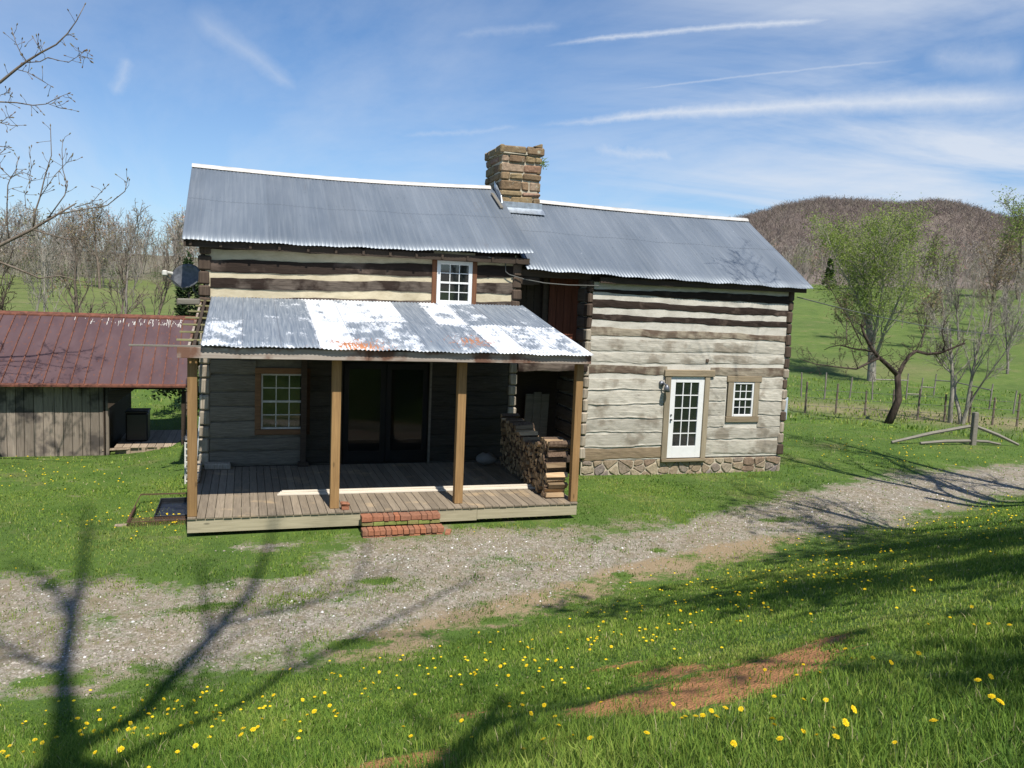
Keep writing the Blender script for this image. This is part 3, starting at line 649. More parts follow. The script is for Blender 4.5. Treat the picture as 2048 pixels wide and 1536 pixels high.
def ridge(mb, x0, x1, Y, z0, z1, sag, w=.11, h=.05, mat=0):
    n_ = 30; vs = []
    for i in range(n_+1):
        t = i/n_; z = z0+(z1-z0)*t+sag*math.sin(pi*t); x = x0+(x1-x0)*t
        vs += [(x, Y-w, z-h), (x, Y-w*.5, z+.018), (x, Y, z+.045), (x, Y+w*.5, z+.018), (x, Y+w, z-h)]
    fs = [(i*5+k, i*5+k+1, (i+1)*5+k+1, (i+1)*5+k) for i in range(n_) for k in range(4)]
    N = len(vs); vs2 = [(a, b, c-.008) for a, b, c in vs]; fs2 = [tuple(N+q for q in f[::-1]) for f in fs]
    mb.add(vs+vs2, fs+fs2+[(0, 1, 2, 3, 4), ], mat)
mb = MB(); corr(mb, -.33, 7.17, (3.73, 4.74, 4.86), (7.07, 6.62, 6.68), sag=-.07, edge=.03); corr(mb, -.33, 7.17, (10.4, 4.74, 4.86), (7.07, 6.62, 6.68), sag=-.07)
mr = mb.build('main_roof', [M['roof']], house, smooth=True, fix=False)
mb = MB(); ridge(mb, -.33, 7.02, 7.07, 6.64, 6.70, -.07); mb.build('ridge_cap', M['ridge'], mr)
mb = MB()
mb.box(-.3, 7.1, 3.82, 3.86, 4.6, 4.74, 0, .005)
for i in range(13): x = -.2+i*.58; mb.box(x, x+.05, 3.78, 4.1, 4.62, 4.72, 0)
mb.add([(-.3, 3.76, 4.7), (-.26, 3.76, 4.7), (-.26, 7.05, 6.55), (-.3, 7.05, 6.55), (-.3, 3.76, 4.6), (-.26, 3.76, 4.6), (-.26, 7.05, 6.45), (-.3, 7.05, 6.45)], [(0, 1, 2, 3), (4, 7, 6, 5), (0, 4, 5, 1), (0, 3, 7, 4), (1, 5, 6, 2)])
mb.build('rafter_ends', M['beam_dark'], mr)
mb = MB(); corr(mb, 7.02, 14.82, (3.73, 4.50, 4.37), (6.97, 6.41, 6.35), sag=-.03, edge=.04); corr(mb, 7.02, 14.82, (10.2, 4.5, 4.37), (6.97, 6.41, 6.35), sag=-.03)
wrf = mb.build('wing_roof', [M['roof']], house, smooth=True, fix=False)
mb = MB(); ridge(mb, 8.2, 14.82, 6.97, 6.43, 6.37, -.03); mb.build('ridge_cap', M['ridge'], wrf)
mb = MB(); mb.box(8.9, 14.7, 3.84, 3.88, 4.26, 4.4, 0, .005)
mb.build('eave_board', M['beam_dark'], wrf)
# --- chimney
mb = MB(); X0, X1, Y0, Y1 = 7.13, 8.24, 6.5, 7.95
mb.box(X0+.04, X1-.04, Y0+.04, Y1-.04, 4.2, 7.62, 0)
def course(z0, z1, x0, x1, y0, y1, wmin=.22, wmax=.6, n_mat=1):
    for side in range(4):
        L_ = (x1-x0) if side in (0, 2) else (y1-y0); p = 0
        while p < L_-.02:
            w = min(R.uniform(wmin, wmax), L_-p)
            if L_-p-w < .14: w = L_-p
            a, b = p+.009, p+w-.009; o_ = R.uniform(-.03, .022); zz0, zz1 = z0+.006+R.uniform(0, .022), z1-.006-R.uniform(0, .022)
            if side == 0: mb.box(x0+a, x0+b, y0+o_, y0+.12, zz0, zz1, n_mat, .03, .014)
            if side == 2: mb.box(x0+a, x0+b, y1-.12, y1+o_, zz0, zz1, n_mat, .03, .014)
            if side == 1: mb.box(x1-.12, x1+o_, y0+a, y0+b, zz0, zz1, n_mat, .03, .014)
            if side == 3: mb.box(x0+o_, x0+.12, y0+a, y0+b, zz0, zz1, n_mat, .03, .014)
            p += w
z = 5.9
for h in (.16, .17, .22, .14, .26, .2, .25, .2): course(z, z+h, X0, X1, Y0, Y1, .2, .75); z += h
course(z+.0, z+.24, X0-.05, X1+.05, Y0-.05, Y1+.05, .35, .75)
mb.box(X0-.02, X1+.02, Y0-.02, Y1+.02, z+.02, z+.1, 0)
for i in range(5): mb.box(X1-.25+i*.05, X1-.19+i*.05, Y0-.05+i*.02, Y0+.2, z+.24, z+.26+.02*i, 1, .01)
ch = mb.build('chimney', [M['mortar'], M['stone']], house)
mb = MB()
mb.box(X0+.02, X1+.03, Y0-.05, Y0-.03, 6.1, 6.3, 0, .004); mb.box(X0-.0, X1+.05, Y0-.3, Y0-.02, 6.02, 6.03, 0, .0, M=lambda v: (v[0], v[1], v[2]+(v[1]-Y0)*.6+.15))
mb.add([(7.09, 6.2, 6.22), (7.09, 6.95, 6.66), (7.09, 6.95, 6.86), (7.09, 6.3, 6.42), (7.11, 6.2, 6.22), (7.11, 6.95, 6.66), (7.11, 6.95, 6.86), (7.11, 6.3, 6.42)], [(0, 1, 2, 3), (4, 7, 6, 5), (0, 4, 5, 1), (1, 5, 6, 2), (2, 6, 7, 3), (3, 7, 4, 0)])
mb.build('flashing', M['flash'], ch)
mb = MB()
for i in range(90):
    p = np.array([X1+.04, Y0+.08, 7.35])+NR.normal(0, .05, 3); q = p+NR.normal(0, .035, 3)+np.array([.03, 0, .02]); mb.add([p, q, p+NR.normal(0, .02, 3)], [(0, 1, 2)])
mb.build('sprouting_plants', M['leaf_green'], ch, fix=False)
mb = MB(); zr = lambda y: 4.8+(y-3.73)*.565
mb.box(-.09, .0, 0, .75, 0, .05, 0, .01, M=lambda v: (7.0+v[0]-.0+v[1]*.06, 6.62-v[1]*1., zr(6.62-v[1])+.03+v[2])); mb.build('roof_batten', M['greyboard'], mr)

# --- windows and doors
def sash(parent, x0, x1, z0, z1, y, cols_, rows, fr=.045, mun=.014, mid=True, mat='white', name='window'):
    """hung window: frame + glazing bars, pane as a sub-part"""
    mb = MB(); yf = y
    mb.box(x0, x0+fr, yf, yf+.05, z0, z1, 0, .006); mb.box(x1-fr, x1, yf, yf+.05, z0, z1, 0, .006)
    mb.box(x0+fr, x1-fr, yf, yf+.05, z1-fr, z1, 0, .006); mb.box(x0+fr, x1-fr, yf-.01, yf+.05, z0, z0+fr*1.1, 0, .006)
    mz = (z0+z1)/2; spans = [(z0+fr*1.1, z1-fr)]
    if mid:
        mb.box(x0+fr, x1-fr, yf+.004, yf+.05, mz-.022, mz+.022, 0, .004); spans = [(z0+fr*1.1, mz-.022), (mz+.022, z1-fr)]
    for a, b in spans:
        r_n = rows
        for i in range(1, cols_): x = x0+fr+(x1-x0-2*fr)*i/cols_; mb.box(x-mun/2, x+mun/2, yf+.018, yf+.032, a, b)
        for j in range(1, r_n): z = a+(b-a)*j/r_n; mb.box(x0+fr, x1-fr, yf+.0195, yf+.0305, z-mun/2, z+mun/2)
    w = mb.build(name, M[mat], parent)
    mb = MB(); mb.box(x0+fr*.5, x1-fr*.5, yf+.036, yf+.042, z0+fr*.5, z1-fr*.5); mb.build('pane', M['glass'], w)
    return w
def casing(w, x0, x1, z0, z1, y, cw, mats, head=0., sill=True, proud=.06):
    mb = MB(); mb.box(x0-cw, x0-.003, y-proud, y+.05, z0, z1, 0, .006); mb.box(x1+.003, x1+cw, y-proud, y+.05, z0, z1, 0, .006)
    mb.box(x0-cw-head, x1+cw+head, y-proud-.01, y+.05, z1+.003, z1+cw, 1, .008)
    if sill: mb.box(x0-cw-head*.5, x1+cw+head*.5, y-proud-.02, y+.05, z0-cw*.9, z0-.003, 1, .008)
    return mb.build('casing', mats, w)
w = sash(house, 4.98, 5.8, 3.62, 4.6, D-.06, 3, 2, .085, .018); casing(w, 4.98, 5.8, 3.5, 4.6, D, .11, [M['casing_red'], M['casing_red']], sill=False)
w['label'] = 'white upper window above the porch roof'
w = sash(house, 1.23, 2.12, .8, 2.0, D-.03, 3, 2, .035, .02, mat='ivory'); casing(w, 1.23, 2.12, .8, 2.0, D, .13, [M['casing_brown'], M['casing_brown']]); w['label'] = 'shaded window under the porch roof'
w = sash(house, 12.84, 13.45, 1.02, 1.91, D-.05, 3, 2, .05, .02); casing(w, 12.84, 13.45, 1.02, 1.91, D, .16, [M['casing'], M['casing_h']], head=.05); w['label'] = 'small white window right of the door'
# wing french door
mb = MB(); dx0, dx1, dz0, dz1 = 11.02, 11.98, -.03, 2.04; y = D-.05
gx0, gx1, gz0, gz1 = dx0+.15, dx1-.15, dz0+.3, dz1-.15
mb.box(dx0, gx0, y, y+.05, dz0, dz1, 0, .005); mb.box(gx1, dx1, y, y+.05, dz0, dz1, 0, .005); mb.box(gx0, gx1, y, y+.05, gz1, dz1, 0, .005); mb.box(gx0, gx1, y, y+.05, dz0, gz0, 0, .005)
for i in (1, 2): x = gx0+(gx1-gx0)*i/3; mb.box(x-.012, x+.012, y+.008, y+.03, gz0, gz1)
for i in range(1, 5): z = gz0+(gz1-gz0)*i/5; mb.box(gx0, gx1, y+.0095, y+.0285, z-.012, z+.012)
dr = mb.build('door', M['white'], house); dr['label'] = 'white fifteen-pane glass door'
mb = MB(); mb.box(gx0-.02, gx1+.02, y+.034, y+.042, gz0-.02, gz1+.02); mb.build('pane', M['glass'], dr)
mb = MB(); mb.cyl((dx0+.06, y-.05, .95), (dx0+.06, y, .95), .022, .022, 10); mb.build('handle', M['black'], dr); mb = MB(); mb.cyl((dx0+.06, y-.03, 1.07), (dx0+.06, y, 1.07), .02, .02, 10); mb.build('lock', M['black'], dr)
mb = MB(); mb.box(dx0-.16, dx0-.004, D-.09, D+.05, -.05, dz1, 0, .008); mb.box(dx1+.004, dx1+.14, D-.09, D+.05, -.05, dz1, 0, .008)
mb.box(dx0-.2, dx1+.26, D-.11, D+.05, dz1+.003, dz1+.17, 1, .012); mb.box(dx0-.16, dx1+.14, D-.13, D+.05, -.12, -.053, 1, .01)
mb.build('casing', [M['casing'], M['casing_h']], dr)
# porch glass doors and screen
mb = MB()
for a, b in ((2.98, 3.9), (3.92, 4.86)):
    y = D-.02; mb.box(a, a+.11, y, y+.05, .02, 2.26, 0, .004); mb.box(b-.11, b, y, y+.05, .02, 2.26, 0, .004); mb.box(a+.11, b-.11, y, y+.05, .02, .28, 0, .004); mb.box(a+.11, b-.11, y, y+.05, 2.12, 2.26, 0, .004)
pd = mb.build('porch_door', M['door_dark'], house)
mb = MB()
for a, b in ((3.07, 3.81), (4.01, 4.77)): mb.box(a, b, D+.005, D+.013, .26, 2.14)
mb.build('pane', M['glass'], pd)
mb = MB(); mb.box(2.1, 6.74, D-.165, D-.163, .05, 2.62); sc_ = mb.build('insect_screen', M['screen'], house)
mb = MB(); mb.box(2.05, 2.17, D-.2, D-.12, .0, 2.75, 0, .006); mb.box(2.0, 2.22, D-.24, D-.1, .0, .1, 0, .006); mb.build('screen_frame', M['beam_dark'], sc_); mb = MB(); mb.box(4.86, 4.91, D-.2, D-.15, 0, 2.7, 0, .004); mb.build('screen_frame', M['log_grey'], sc_)
# wall lamp beside the wing door
mb = MB(); lx, lz = 10.76, 1.86
mb.cyl((lx, D-.045, lz), (lx, D-.11, lz), .075, .06, 16); mb.tube([(lx, D-.1, lz), (lx+.02, D-.16, lz+.02), (lx+.06, D-.2, lz-.03)], .018, 8)
n_ = 16; vs = []; fs = []
for k in range(n_):
    a = 2*pi*k/n_
    for rr_, zz_ in ((.03, lz-.02), (.06, lz-.06), (.085, lz-.19), (.078, lz-.19), (.05, lz-.06)): vs.append((lx+.07+cos(a)*rr_, D-.21+sin(a)*rr_, zz_))
for k in range(n_):
    for q in range(4): fs.append((k*5+q, ((k+1) % n_)*5+q, ((k+1) % n_)*5+q+1, k*5+q+1))
mb.add(vs, fs); mb.cyl((lx+.07, D-.21, lz-.02), (lx+.07, D-.21, lz+.0), .03, .02, 12); mb.build('wall_lamp', M['lampgrey'], house, smooth=True)
mb = MB(); mb.box(11.97, 12.05, D-.075, D-.02, 2.41, 2.49, 0, .004); mb.build('hole_block', M['log_end_dark'], house)  # dark block added in place of a small square hole in the wall
mb = MB(); mb.box(14.47, 14.62, 4.15, 4.42, .9, 1.5, 0, .01); mb.box(14.49, 14.60, 4.135, 4.148, .95, 1.45, 0, .003); mb.tube([(14.54, 4.2, 1.5), (14.54, 4.2, 4.1)], .02, 6); mb.build('meter_box', m_plain('meter_paint', (.45, .52, .58), .4), house)
mb = MB(); mb.tube([(6.1, 3.8, 4.72), (6.45, 3.86, 4.68), (6.55, 3.92, 4.6), (6.57, 3.94, 4.42), (6.65, 3.94, 4.36), (7.0, 3.9, 4.27), (7.5, 3.86, 4.2), (8.1, 3.85, 4.18), (8.9, 3.9, 4.2)], .012, 6); mb.build('conduit', M['wire'], house)
mb = MB(); mb.tube([(.0, 3.88, 1.1), (-.03, 3.84, .5), (-.06, 3.86, 0), (-.05, 3.9, -.35)], .012, 6); mb.build('downlead', M['white'], house)
# --- porch
mb = MB(); x = 0.; nb = 49; bw = 6.97/nb
for i in range(nb): mb.box(i*bw+.004, (i+1)*bw-.004, -.02+R.uniform(-.004, .004), 4.0, -.035, R.uniform(-.003, .001), 0, .004)
dk = mb.build('porch_floor', M['deck'], house)
mb = MB(); mb.box(0, 3.05, 0.005, .045, -.27, -.04, 0, .004); mb.box(3.053, 4.98, .005, .045, -.27, -.04, 0, .004); mb.box(4.983, 6.96, .005, .045, -.25, -.04, 0, .004); mb.box(.0, .04, .05, 4.0, -.27, -.04, 0, .004); mb.box(6.92, 6.96, .05, 4.0, -.25, -.04, 0, .004)
for i in range(4): mb.box(.3, 6.6, .6+i, .7+i, -.3, -.04)
mb.build('skirt_board', M['skirt'], dk)
mb = MB()
for i in range(4): mb.box(-.09, .06, 2.5+i*.36, 2.8+i*.36, .002, .11+.02*i, 0, .02, .01)
mb.box(.1, .62, 3.72, 3.97, .002, .12, 0, .02, .01)
mb.build('edge_log_blocks', M['log_end'], dk)
for px0, py0, s in ((.0, .03, .15), (2.34, .2, .155), (4.6, .22, .155), (6.84, .04, .14)):
    mb = MB(); zb = -.27 if px0 == 0 else 0
    if px0 == 0: mb.box(-.012, -.002+.14, -.015-.12, -.022, 2.3, 2.31)
    mb = MB(); nseg = 8; mb.box(px0, px0+s, py0, py0+s, .001, 2.67, 0, .006); mb.build('post', M['post'], house)
mb = MB(); mb.box(-.14, 2.9, -.19, -.15, 2.665, 2.84, 0, .004); mb.box(2.903, 7.02, -.19, -.15, 2.665, 2.825, 0, .004); fb = mb.build('porch_fascia', M['fascia'], house)
mb = MB(); mb.box(-.02, 7.0, .02, .16, 2.672, 2.83, 0, .006); mb.box(.05, 6.97, 3.86, 4.0, 3.25, 3.4)
for i in range(10):
    x = .08+i*.76; mb.add([(x, -.145, 2.72), (x+.05, -.145, 2.72), (x+.05, 4.0, 3.45), (x, 4.0, 3.45), (x, -.145, 2.84), (x+.05, -.145, 2.84), (x+.05, 4.0, 3.56), (x, 4.0, 3.56)], [(0, 1, 2, 3), (4, 7, 6, 5), (0, 4, 5, 1), (1, 5, 6, 2), (2, 6, 7, 3), (3, 7, 4, 0)])
mb.build('beam', M['beam_dark'], fb)
mb = MB(); corr(mb, .22, 7.04, (-.27, 2.88, 2.83), (4.02, 3.60, 3.66), pitch=.07, amp=.01, sag=.0, edge=.03, nv=10); pr = mb.build('porch_roof', M['proof'], house, smooth=True, fix=False)
mb = MB(); pz = lambda y: 2.84+(y+.27)*.168
for i, y in enumerate((3.95, 3.38, 2.8, 2.2, 1.6, 1.0, .4)):
    x0 = (-.02, -.04, -.12, -.14, -.16, -.17, -.17)[i]; mb = MB(); mb.box(x0-R.uniform(0, .05), .5, y-.045, y+.045, pz(y)-.05, pz(y)-.02, 0, .003); mb.build('purlin', M['lath'], pr)
mb = MB(); mb.box(-.85, .4, -.13, -.08, pz(-.1)-.035, pz(-.1)-.005, 0, .004)
mb.build('purlin', M['greyboard'], pr)
mb = MB(); mb.box(.0, .04, -.1, 3.9, 0, .12, 0, .003, M=lambda v: (v[0], v[1], v[2]+pz(v[1])-.175)); mb.build('rafter', M['fascia'], pr)
mb = MB(); mb.box(-.42, .02, 3.66, 3.7, 3.42, 3.55, 0, .02, .008); mb.build('projecting_board', M['greyboard'], pr)

# --- things on and around the porch
for i, (y, z, c) in enumerate(((1.27, .002, 'nearest to the porch edge'), (1.36, .002, 'second from the porch edge'), (1.45, .002, 'third from the porch edge'), (1.41, .03, 'lying on top of the others'))):
    mb = MB(); mb.box(1.48+i*.03, 6.62-(.1 if i == 3 else 0), 0, .075, z, z+.026, 0, .003, M=lambda v, y=y: (v[0], v[1]+y-.022*(v[0]-1.5), v[2]))
    tag(mb.build('trim_board', M['trim']), 'long pale trim board on the porch floor, '+c, 'board', 'trim boards on the porch floor')
mb = MB(); mb.box(2.53, 2.66, .08, .2, .001, .06, 0, .006, .003); tag(mb.build('brick', M['brick']), 'lower red brick piece at the foot of the second porch post', 'brick', 'brick pieces by the post')
mb = MB(); mb.box(2.52, 2.67, .07, .2, .062, .135, 0, .02, .012); tag(mb.build('brick', M['brick']), 'upper rounded red brick chunk at the foot of the second post', 'brick', 'brick pieces by the post')
mb = MB()
def brickrow(x0, x1, y0, y1, z0, z1, w, mat, gap=.004):
    x = x0
    while x < x1-.02:
        b = min(x+w*R.choice((1, 1, 1, 1.05, 2.0)) if w < .12 else x+w, x1); mb.box(x+gap, b-gap, y0+R.uniform(-.012, .012), y1, z0+.003, z1-R.uniform(.002, .008), mat, .006, .003); x = b
brickrow(2.83, 4.22, -.32, -.08, -.125, -.025, .095, 0); brickrow(2.83, 4.22, -.31, -.05, -.2, -.128, .2, 1); brickrow(2.81, 4.24, -.56, -.33, -.3, -.2, .1, 0); brickrow(2.82, 4.24, -.545, -.33, -.4, -.303, .2, 1 if 0 else 0)
tag(mb.build('brick_step', [M['brick'], M['brick_moss']]), 'two-tier dry-laid red brick step with mossy course before the porch', 'step')
mb = MB(); mb.box(4.27, 4.37, -.6, -.38, -.36, -.29, 0, .006, .004, M=lambda v: (v[0]+(v[1]+.5)*.35, v[1], v[2])); tag(mb.build('brick', M['brick']), 'loose red brick lying right of the brick step', 'brick')
# wire rack and dark pan on the lawn left of the porch
g0 = float(terrain(-.5, 1.8))
rk = empty('wire_rack', (-.55, 1.8, g0), 'rusty wire rack lying in the grass left of the porch', 'rack')
mb = MB()
for a in ((-1.02, .86, -.04, .88), (-1.02, 2.9, -.06, 2.84)): mb.tube([(a[0], a[1], g0+.1), (a[2], a[3], g0+.1)], .009, 6)
for x in (-1.02, -.05): mb.tube([(x, .86, g0+.1), (x, 2.87, g0+.1)], .009, 6)
mb.box(-1.03, -.99, 1.0, 1.9, g0+.05, g0+.12, 0, .01); mb.build('frame', M['rust'], rk)
mb = MB()
for i in range(38): x = -1.0+i*.0255; mb.tube([(x, .83, g0+.02), (x, .86, g0+.115), (x, 1.06, g0+.115)], .0045, 4)
for i in range(38): x = -1.0+i*.0255; mb.tube([(x, 2.7, g0+.115), (x, 2.86, g0+.115)], .0045, 4)
for y in (.9, .97, 1.04, 2.75, 2.82): mb.tube([(-1.0, y, g0+.12), (-.05, y, g0+.12)], .004, 4)
mb.build('wire_bars', M['rust'], rk)
mb = MB(); vs = []; fs = []
mb.box(-.62, -.04, 1.15, 2.45, g0+.03, g0+.05, 0, .01); mb.box(-.62, -.6, 1.15, 2.45, g0+.05, g0+.12, 0, .005); mb.box(-.6, -.04, 2.43, 2.45, g0+.05, g0+.12, 0, .005); mb.box(-.6, -.04, 1.15, 1.17, g0+.05, g0+.12, 0, .005); mb.box(-.06, -.04, 1.17, 2.43, g0+.05, g0+.12, 0, .005)
tag(mb.build('metal_tray', m_plain('dark_tray', (.03, .033, .038), .35, .4, .3)), 'shallow dark metal tray lying inside the wire rack', 'tray')
mb = MB(); mb.box(-1.22, -1.03, .9, .99, g0+.01, g0+.045, 0, .006); tag(mb.build('wooden_block', M['pallet']), 'short weathered wooden block at the corner of the wire rack', 'block')
# perforated white stand by the corner
st = empty('lattice_stand', (-.16, 4.6, -.55), 'pierced white lattice stand behind the left porch post', 'stand')
mb = MB(); z0 = -.55
for k in range(4):
    for zc in range(7):
        a = k*pi/2; hw = .17
        for q in (-1, 0, 1):
            pass
for zc in range(8): 
    z = z0+zc*.14
    mb.box(-.33, .0, 4.44, 4.47, z, z+.035, 0, .004); mb.box(-.33, .0, 4.75, 4.78, z, z+.035, 0, .004); mb.box(-.33, -.3, 4.47, 4.75, z, z+.035, 0, .004); mb.box(-.03, .0, 4.47, 4.75, z, z+.035, 0, .004)
for x in (-.33, -.22, -.115, -.03): mb.box(x, x+.035, 4.442, 4.476, z0, z0+1.0, 0, .003); mb.box(x, x+.035, 4.742, 4.776, z0, z0+1.0, 0, .003)
mb.build('lattice', M['ivory'], st)
mb = MB(); mb.box(-.35, .02, 4.42, 4.8, z0+1.02, z0+1.14, 0, .05, .015); mb.build('cover', M['black'], st)
# satellite dish
ds = empty('satellite_dish', (.0, 4.5, 3.5), 'dark grey satellite dish on an arm at the left corner of the log house', 'satellite dish')
mb = MB(); cx3, nrm = np.array([-.27, 4.5, 3.99]), np.array([-.5, -.78, .32]); nrm = nrm/np.linalg.norm(nrm)
uu = np.cross(np.array([0, 0, 1.]), nrm); uu /= np.linalg.norm(uu); vv = np.cross(nrm, uu); vs = []; fs = []; nr, na = 6, 36
for side in (0, 1):
    for i in range(nr+1):
        for k in range(na):
            a = 2*pi*k/na; q = i/nr; p = cx3+uu*cos(a)*q*.35+vv*sin(a)*q*.27+nrm*(q*q*.06-.012*side); vs.append(p)
N = (nr+1)*na
for side in (0, 1):
    for i in range(nr):
        for k in range(na):
            f = (side*N+i*na+k, side*N+i*na+(k+1) % na, side*N+(i+1)*na+(k+1) % na, side*N+(i+1)*na+k); fs.append(f if side else f[::-1])
for k in range(na): fs.append((nr*na+k, nr*na+(k+1) % na, N+nr*na+(k+1) % na, N+nr*na+k))
mb.add(vs, fs); mb.build('reflector', m_plain('dish_grey', (.12, .125, .135), .45, .1, .3, 14), ds, smooth=True)
mb = MB(); mb.tube([cx3-vv*.26-nrm*.02, cx3-vv*.3+nrm*.02, np.array([-.66, 4.15, 4.0])], .014, 6); mb.tube([cx3-nrm*.02, cx3-nrm*.12+np.array([0.05, .02, -.05]), (-.14, 4.55, 3.7), (.02, 4.6, 3.55), (.03, 4.62, 3.2)], .028, 8); mb.build('arm', M['lampgrey'], ds)
mb = MB(); p = np.array([-.68, 4.1, 4.04]); mb.box(p[0]-.05, p[0]+.05, p[1]-.07, p[1]+.07, p[2]-.05, p[2]+.06, 0, .02); mb.cyl(p+np.array([.04, .03, .02]), p+np.array([.13, .1, .0]), .03, .035, 10); mb.build('feed_horn', M['ivory'], ds)
# leaning panel in the recess
mb = MB(); tilt = lambda v: (v[0], v[1]-(v[2])*.08, v[2])
for k in range(3): mb.box(7.74+k*.217, 7.954+k*.217, 5.66, 5.69, .0, 1.45 if k == 1 else 1.4, 0, .01, M=tilt)
tag(mb.build('plank_panel', M['greyboard']), 'grey plank panel leaning in the recess behind the firewood', 'panel')
# sack / tub against the back of the porch
mb = MB(); vs = []; fs = []
for i in range(7):
    for k in range(14):
        a = 2*pi*k/14; q = sin(pi*(i+.6)/7.4); vs.append((6.15+cos(a)*.25*q, 3.5+sin(a)*.2*q, .02+.26*i/6*(1+.1*sin(3*a))))
for i in range(6):
    for k in range(14): fs.append((i*14+k, i*14+(k+1) % 14, (i+1)*14+(k+1) % 14, (i+1)*14+k))
fs += [list(range(14))[::-1], [84+k for k in range(14)]]; mb.add(vs, fs)
tag(mb.build('sack', m_plain('sack_cloth', (.22, .21, .19), .9), smooth=True), 'pale filled sack slumped at the back of the dark porch', 'sack')
# --- firewood
def fw_mesh(seed, n, half, bark):
    r_ = random.Random(seed); mb = MB(); rad = .066; pts = []
    if n == 3: ang = [0, 2.2, 4.1]
    elif n == 4: ang = [.3, 1.9, 3.4, 5.0]
    else: ang = [2*pi*k/n for k in range(n)]
    for x in (-half, half):
        for a in ang: q = rad*r_.uniform(.8, 1.15); pts.append((x+r_.uniform(-.012, .012), cos(a)*q, sin(a)*q))
    k = len(ang); fs = [list(range(k)), [k+i for i in range(k)][::-1]]; mats = [0, 0]
    mb.add(pts, fs, 0); b = 0
    for i in range(k):
        mb.f.append([i, (i+1) % k, k+(i+1) % k, k+i]); mb.m.append(1 if (bark and i % 2 == 0) or n > 6 else 0)
    o = mb.build('firewood', [M['fire'], M['firebark']]); me = o.data; bpy.data.objects.remove(o); return me
FW_ = [fw_mesh(1, 3, .21, True), fw_mesh(2, 4, .205, True), fw_mesh(3, 3, .22, False), fw_mesh(4, 9, .21, True), fw_mesh(5, 4, .2, False), fw_mesh(6, 3, .2, True)]
hprof = lambda y: float(np.interp(y, [.3, .8, .95, 1.2, 1.9, 2.1, 2.9, 3.4], [1.13, 1.13, 1.0, .93, .9, 1.05, 1.12, 1.2]))
y = .36; idx = 0
while y < 3.45:
    z = .06; cnt = 0
    while z < hprof(y)-.03:
        o = bpy.data.objects.new('firewood_log', R.choice(FW_)); COL.objects.link(o)
        o.location = (6.66+R.uniform(-.035, .035)+(.03 if y > 2 else 0), y+(.055 if cnt % 2 else 0)+R.uniform(-.012, .012), z)
        o.rotation_euler = (R.uniform(0, 6.28), R.uniform(-.05, .05), R.uniform(-.06, .06)); s = R.uniform(.85, 1.12); o.scale = (1, s, s)
        tag(o, 'split firewood log in the tall stack at the right end of the porch', 'firewood', 'split logs in the porch firewood stack'); z += .1*R.uniform(.92, 1.08); cnt += 1
    y += .118

# ------------------------------------------------------------------ barn
bn = empty('barn', (-7, 11, -1.05), 'low weathered board barn with rust-red standing-seam metal roof', 'barn')
gz = lambda x, y: float(terrain(x, y))
mb = MB(); x = -15.
while x < -2.85:
    w = R.uniform(.17, .3); b = min(x+w, -2.82); mb.box(x+.006, b-.006, 10.92+R.uniform(0, .015), 10.955, -1.15, .98, 0, .003, 0); x = b
mb.box(-2.84, -2.72, 10.9, 11.04, -1.1, .98, 0, .01)
mb.build('board_wall', M['barnboard'], bn)
mb = MB(); mb.box(-2.86, -2.8, 10.9, 16.4, -1.1, .98); mb.box(-15, -2.86, 16.35, 16.4, -1.1, .98); mb.box(-15, -14.95, 10.8, 16.35, -1.1, .98)
mb.box(-15, -.75, 10.97, 11.08, .82, 1.0, 0, .01); mb.box(-15, -.75, 16.3, 16.4, .8, .94, 0, .01); mb.box(-.85, -.72, 16.2, 16.3, -1.2, .8); mb.box(-.82, -.7, 10.75, 10.87, -1.1, .8)
mb.add([(-2.72, 10.74, .3), (-2.72, 10.8, .3), (-2.02, 10.8, .86), (-2.02, 10.74, .86), (-2.72, 10.74, .8), (-2.72, 10.8, .8)], [(0, 1, 2, 3), (0, 3, 4), (1, 5, 2), (4, 3, 2, 5), (0, 4, 5, 1)])
for xo in (-2.84,): mb.add([(xo, 10.75, .9), (xo, 16.4, .9), (xo, 13.75, 2.65), (xo+.04, 10.75, .9), (xo+.04, 16.4, .9), (xo+.04, 13.75, 2.65)], [(0, 1, 2), (3, 5, 4), (0, 2, 5, 3), (1, 4, 5, 2)])
for i in range(16): y0, y1 = 10.5, 13.7; x = -15+i*.95; mb.add([(x, y0, .86), (x+.05, y0, .86), (x+.05, y1, 2.66), (x, y1, 2.66), (x, y0, .94), (x+.05, y0, .94), (x+.05, y1, 2.74), (x, y1, 2.74)], [(0, 1, 2, 3), (4, 7, 6, 5), (0, 4, 5, 1), (1, 5, 6, 2), (2, 6, 7, 3), (3, 7, 4, 0)])
mb.build('timber_frame', M['beam_dark'], bn)
mb = MB()
def slope(y0, z0, y1, z1, x0, x1, t=.02):
    vs = [(x0, y0, z0), (x1, y0, z0), (x1, y1, z1), (x0, y1, z1), (x0, y0, z0-t), (x1, y0, z0-t), (x1, y1, z1-t), (x0, y1, z1-t)]; mb.add(vs, [(0, 1, 2, 3), (4, 7, 6, 5), (0, 4, 5, 1), (1, 5, 6, 2), (2, 6, 7, 3), (3, 7, 4, 0)])
slope(10.44, .98, 13.74, 2.78, -15.2, -.64); slope(17.0, .98, 13.74, 2.78, -15.2, -.64)
br = mb.build('roof', M['barnroof'], bn)
mb = MB(); x = -15.2; k = 0
while x < -.6:
    for y0 in (10.44, 17.0):
        vs = []
        for yy, zz_ in ((y0, .98), (13.74, 2.78)): vs += [(x, yy, zz_), (x+.028, yy, zz_), (x+.028, yy, zz_+.04), (x, yy, zz_+.04)]
        mb.add(vs, [(0, 1, 2, 3), (4, 7, 6, 5), (0, 4, 5, 1), (1, 5, 6, 2), (2, 6, 7, 3), (3, 7, 4, 0)])
    x += .331; k += 1
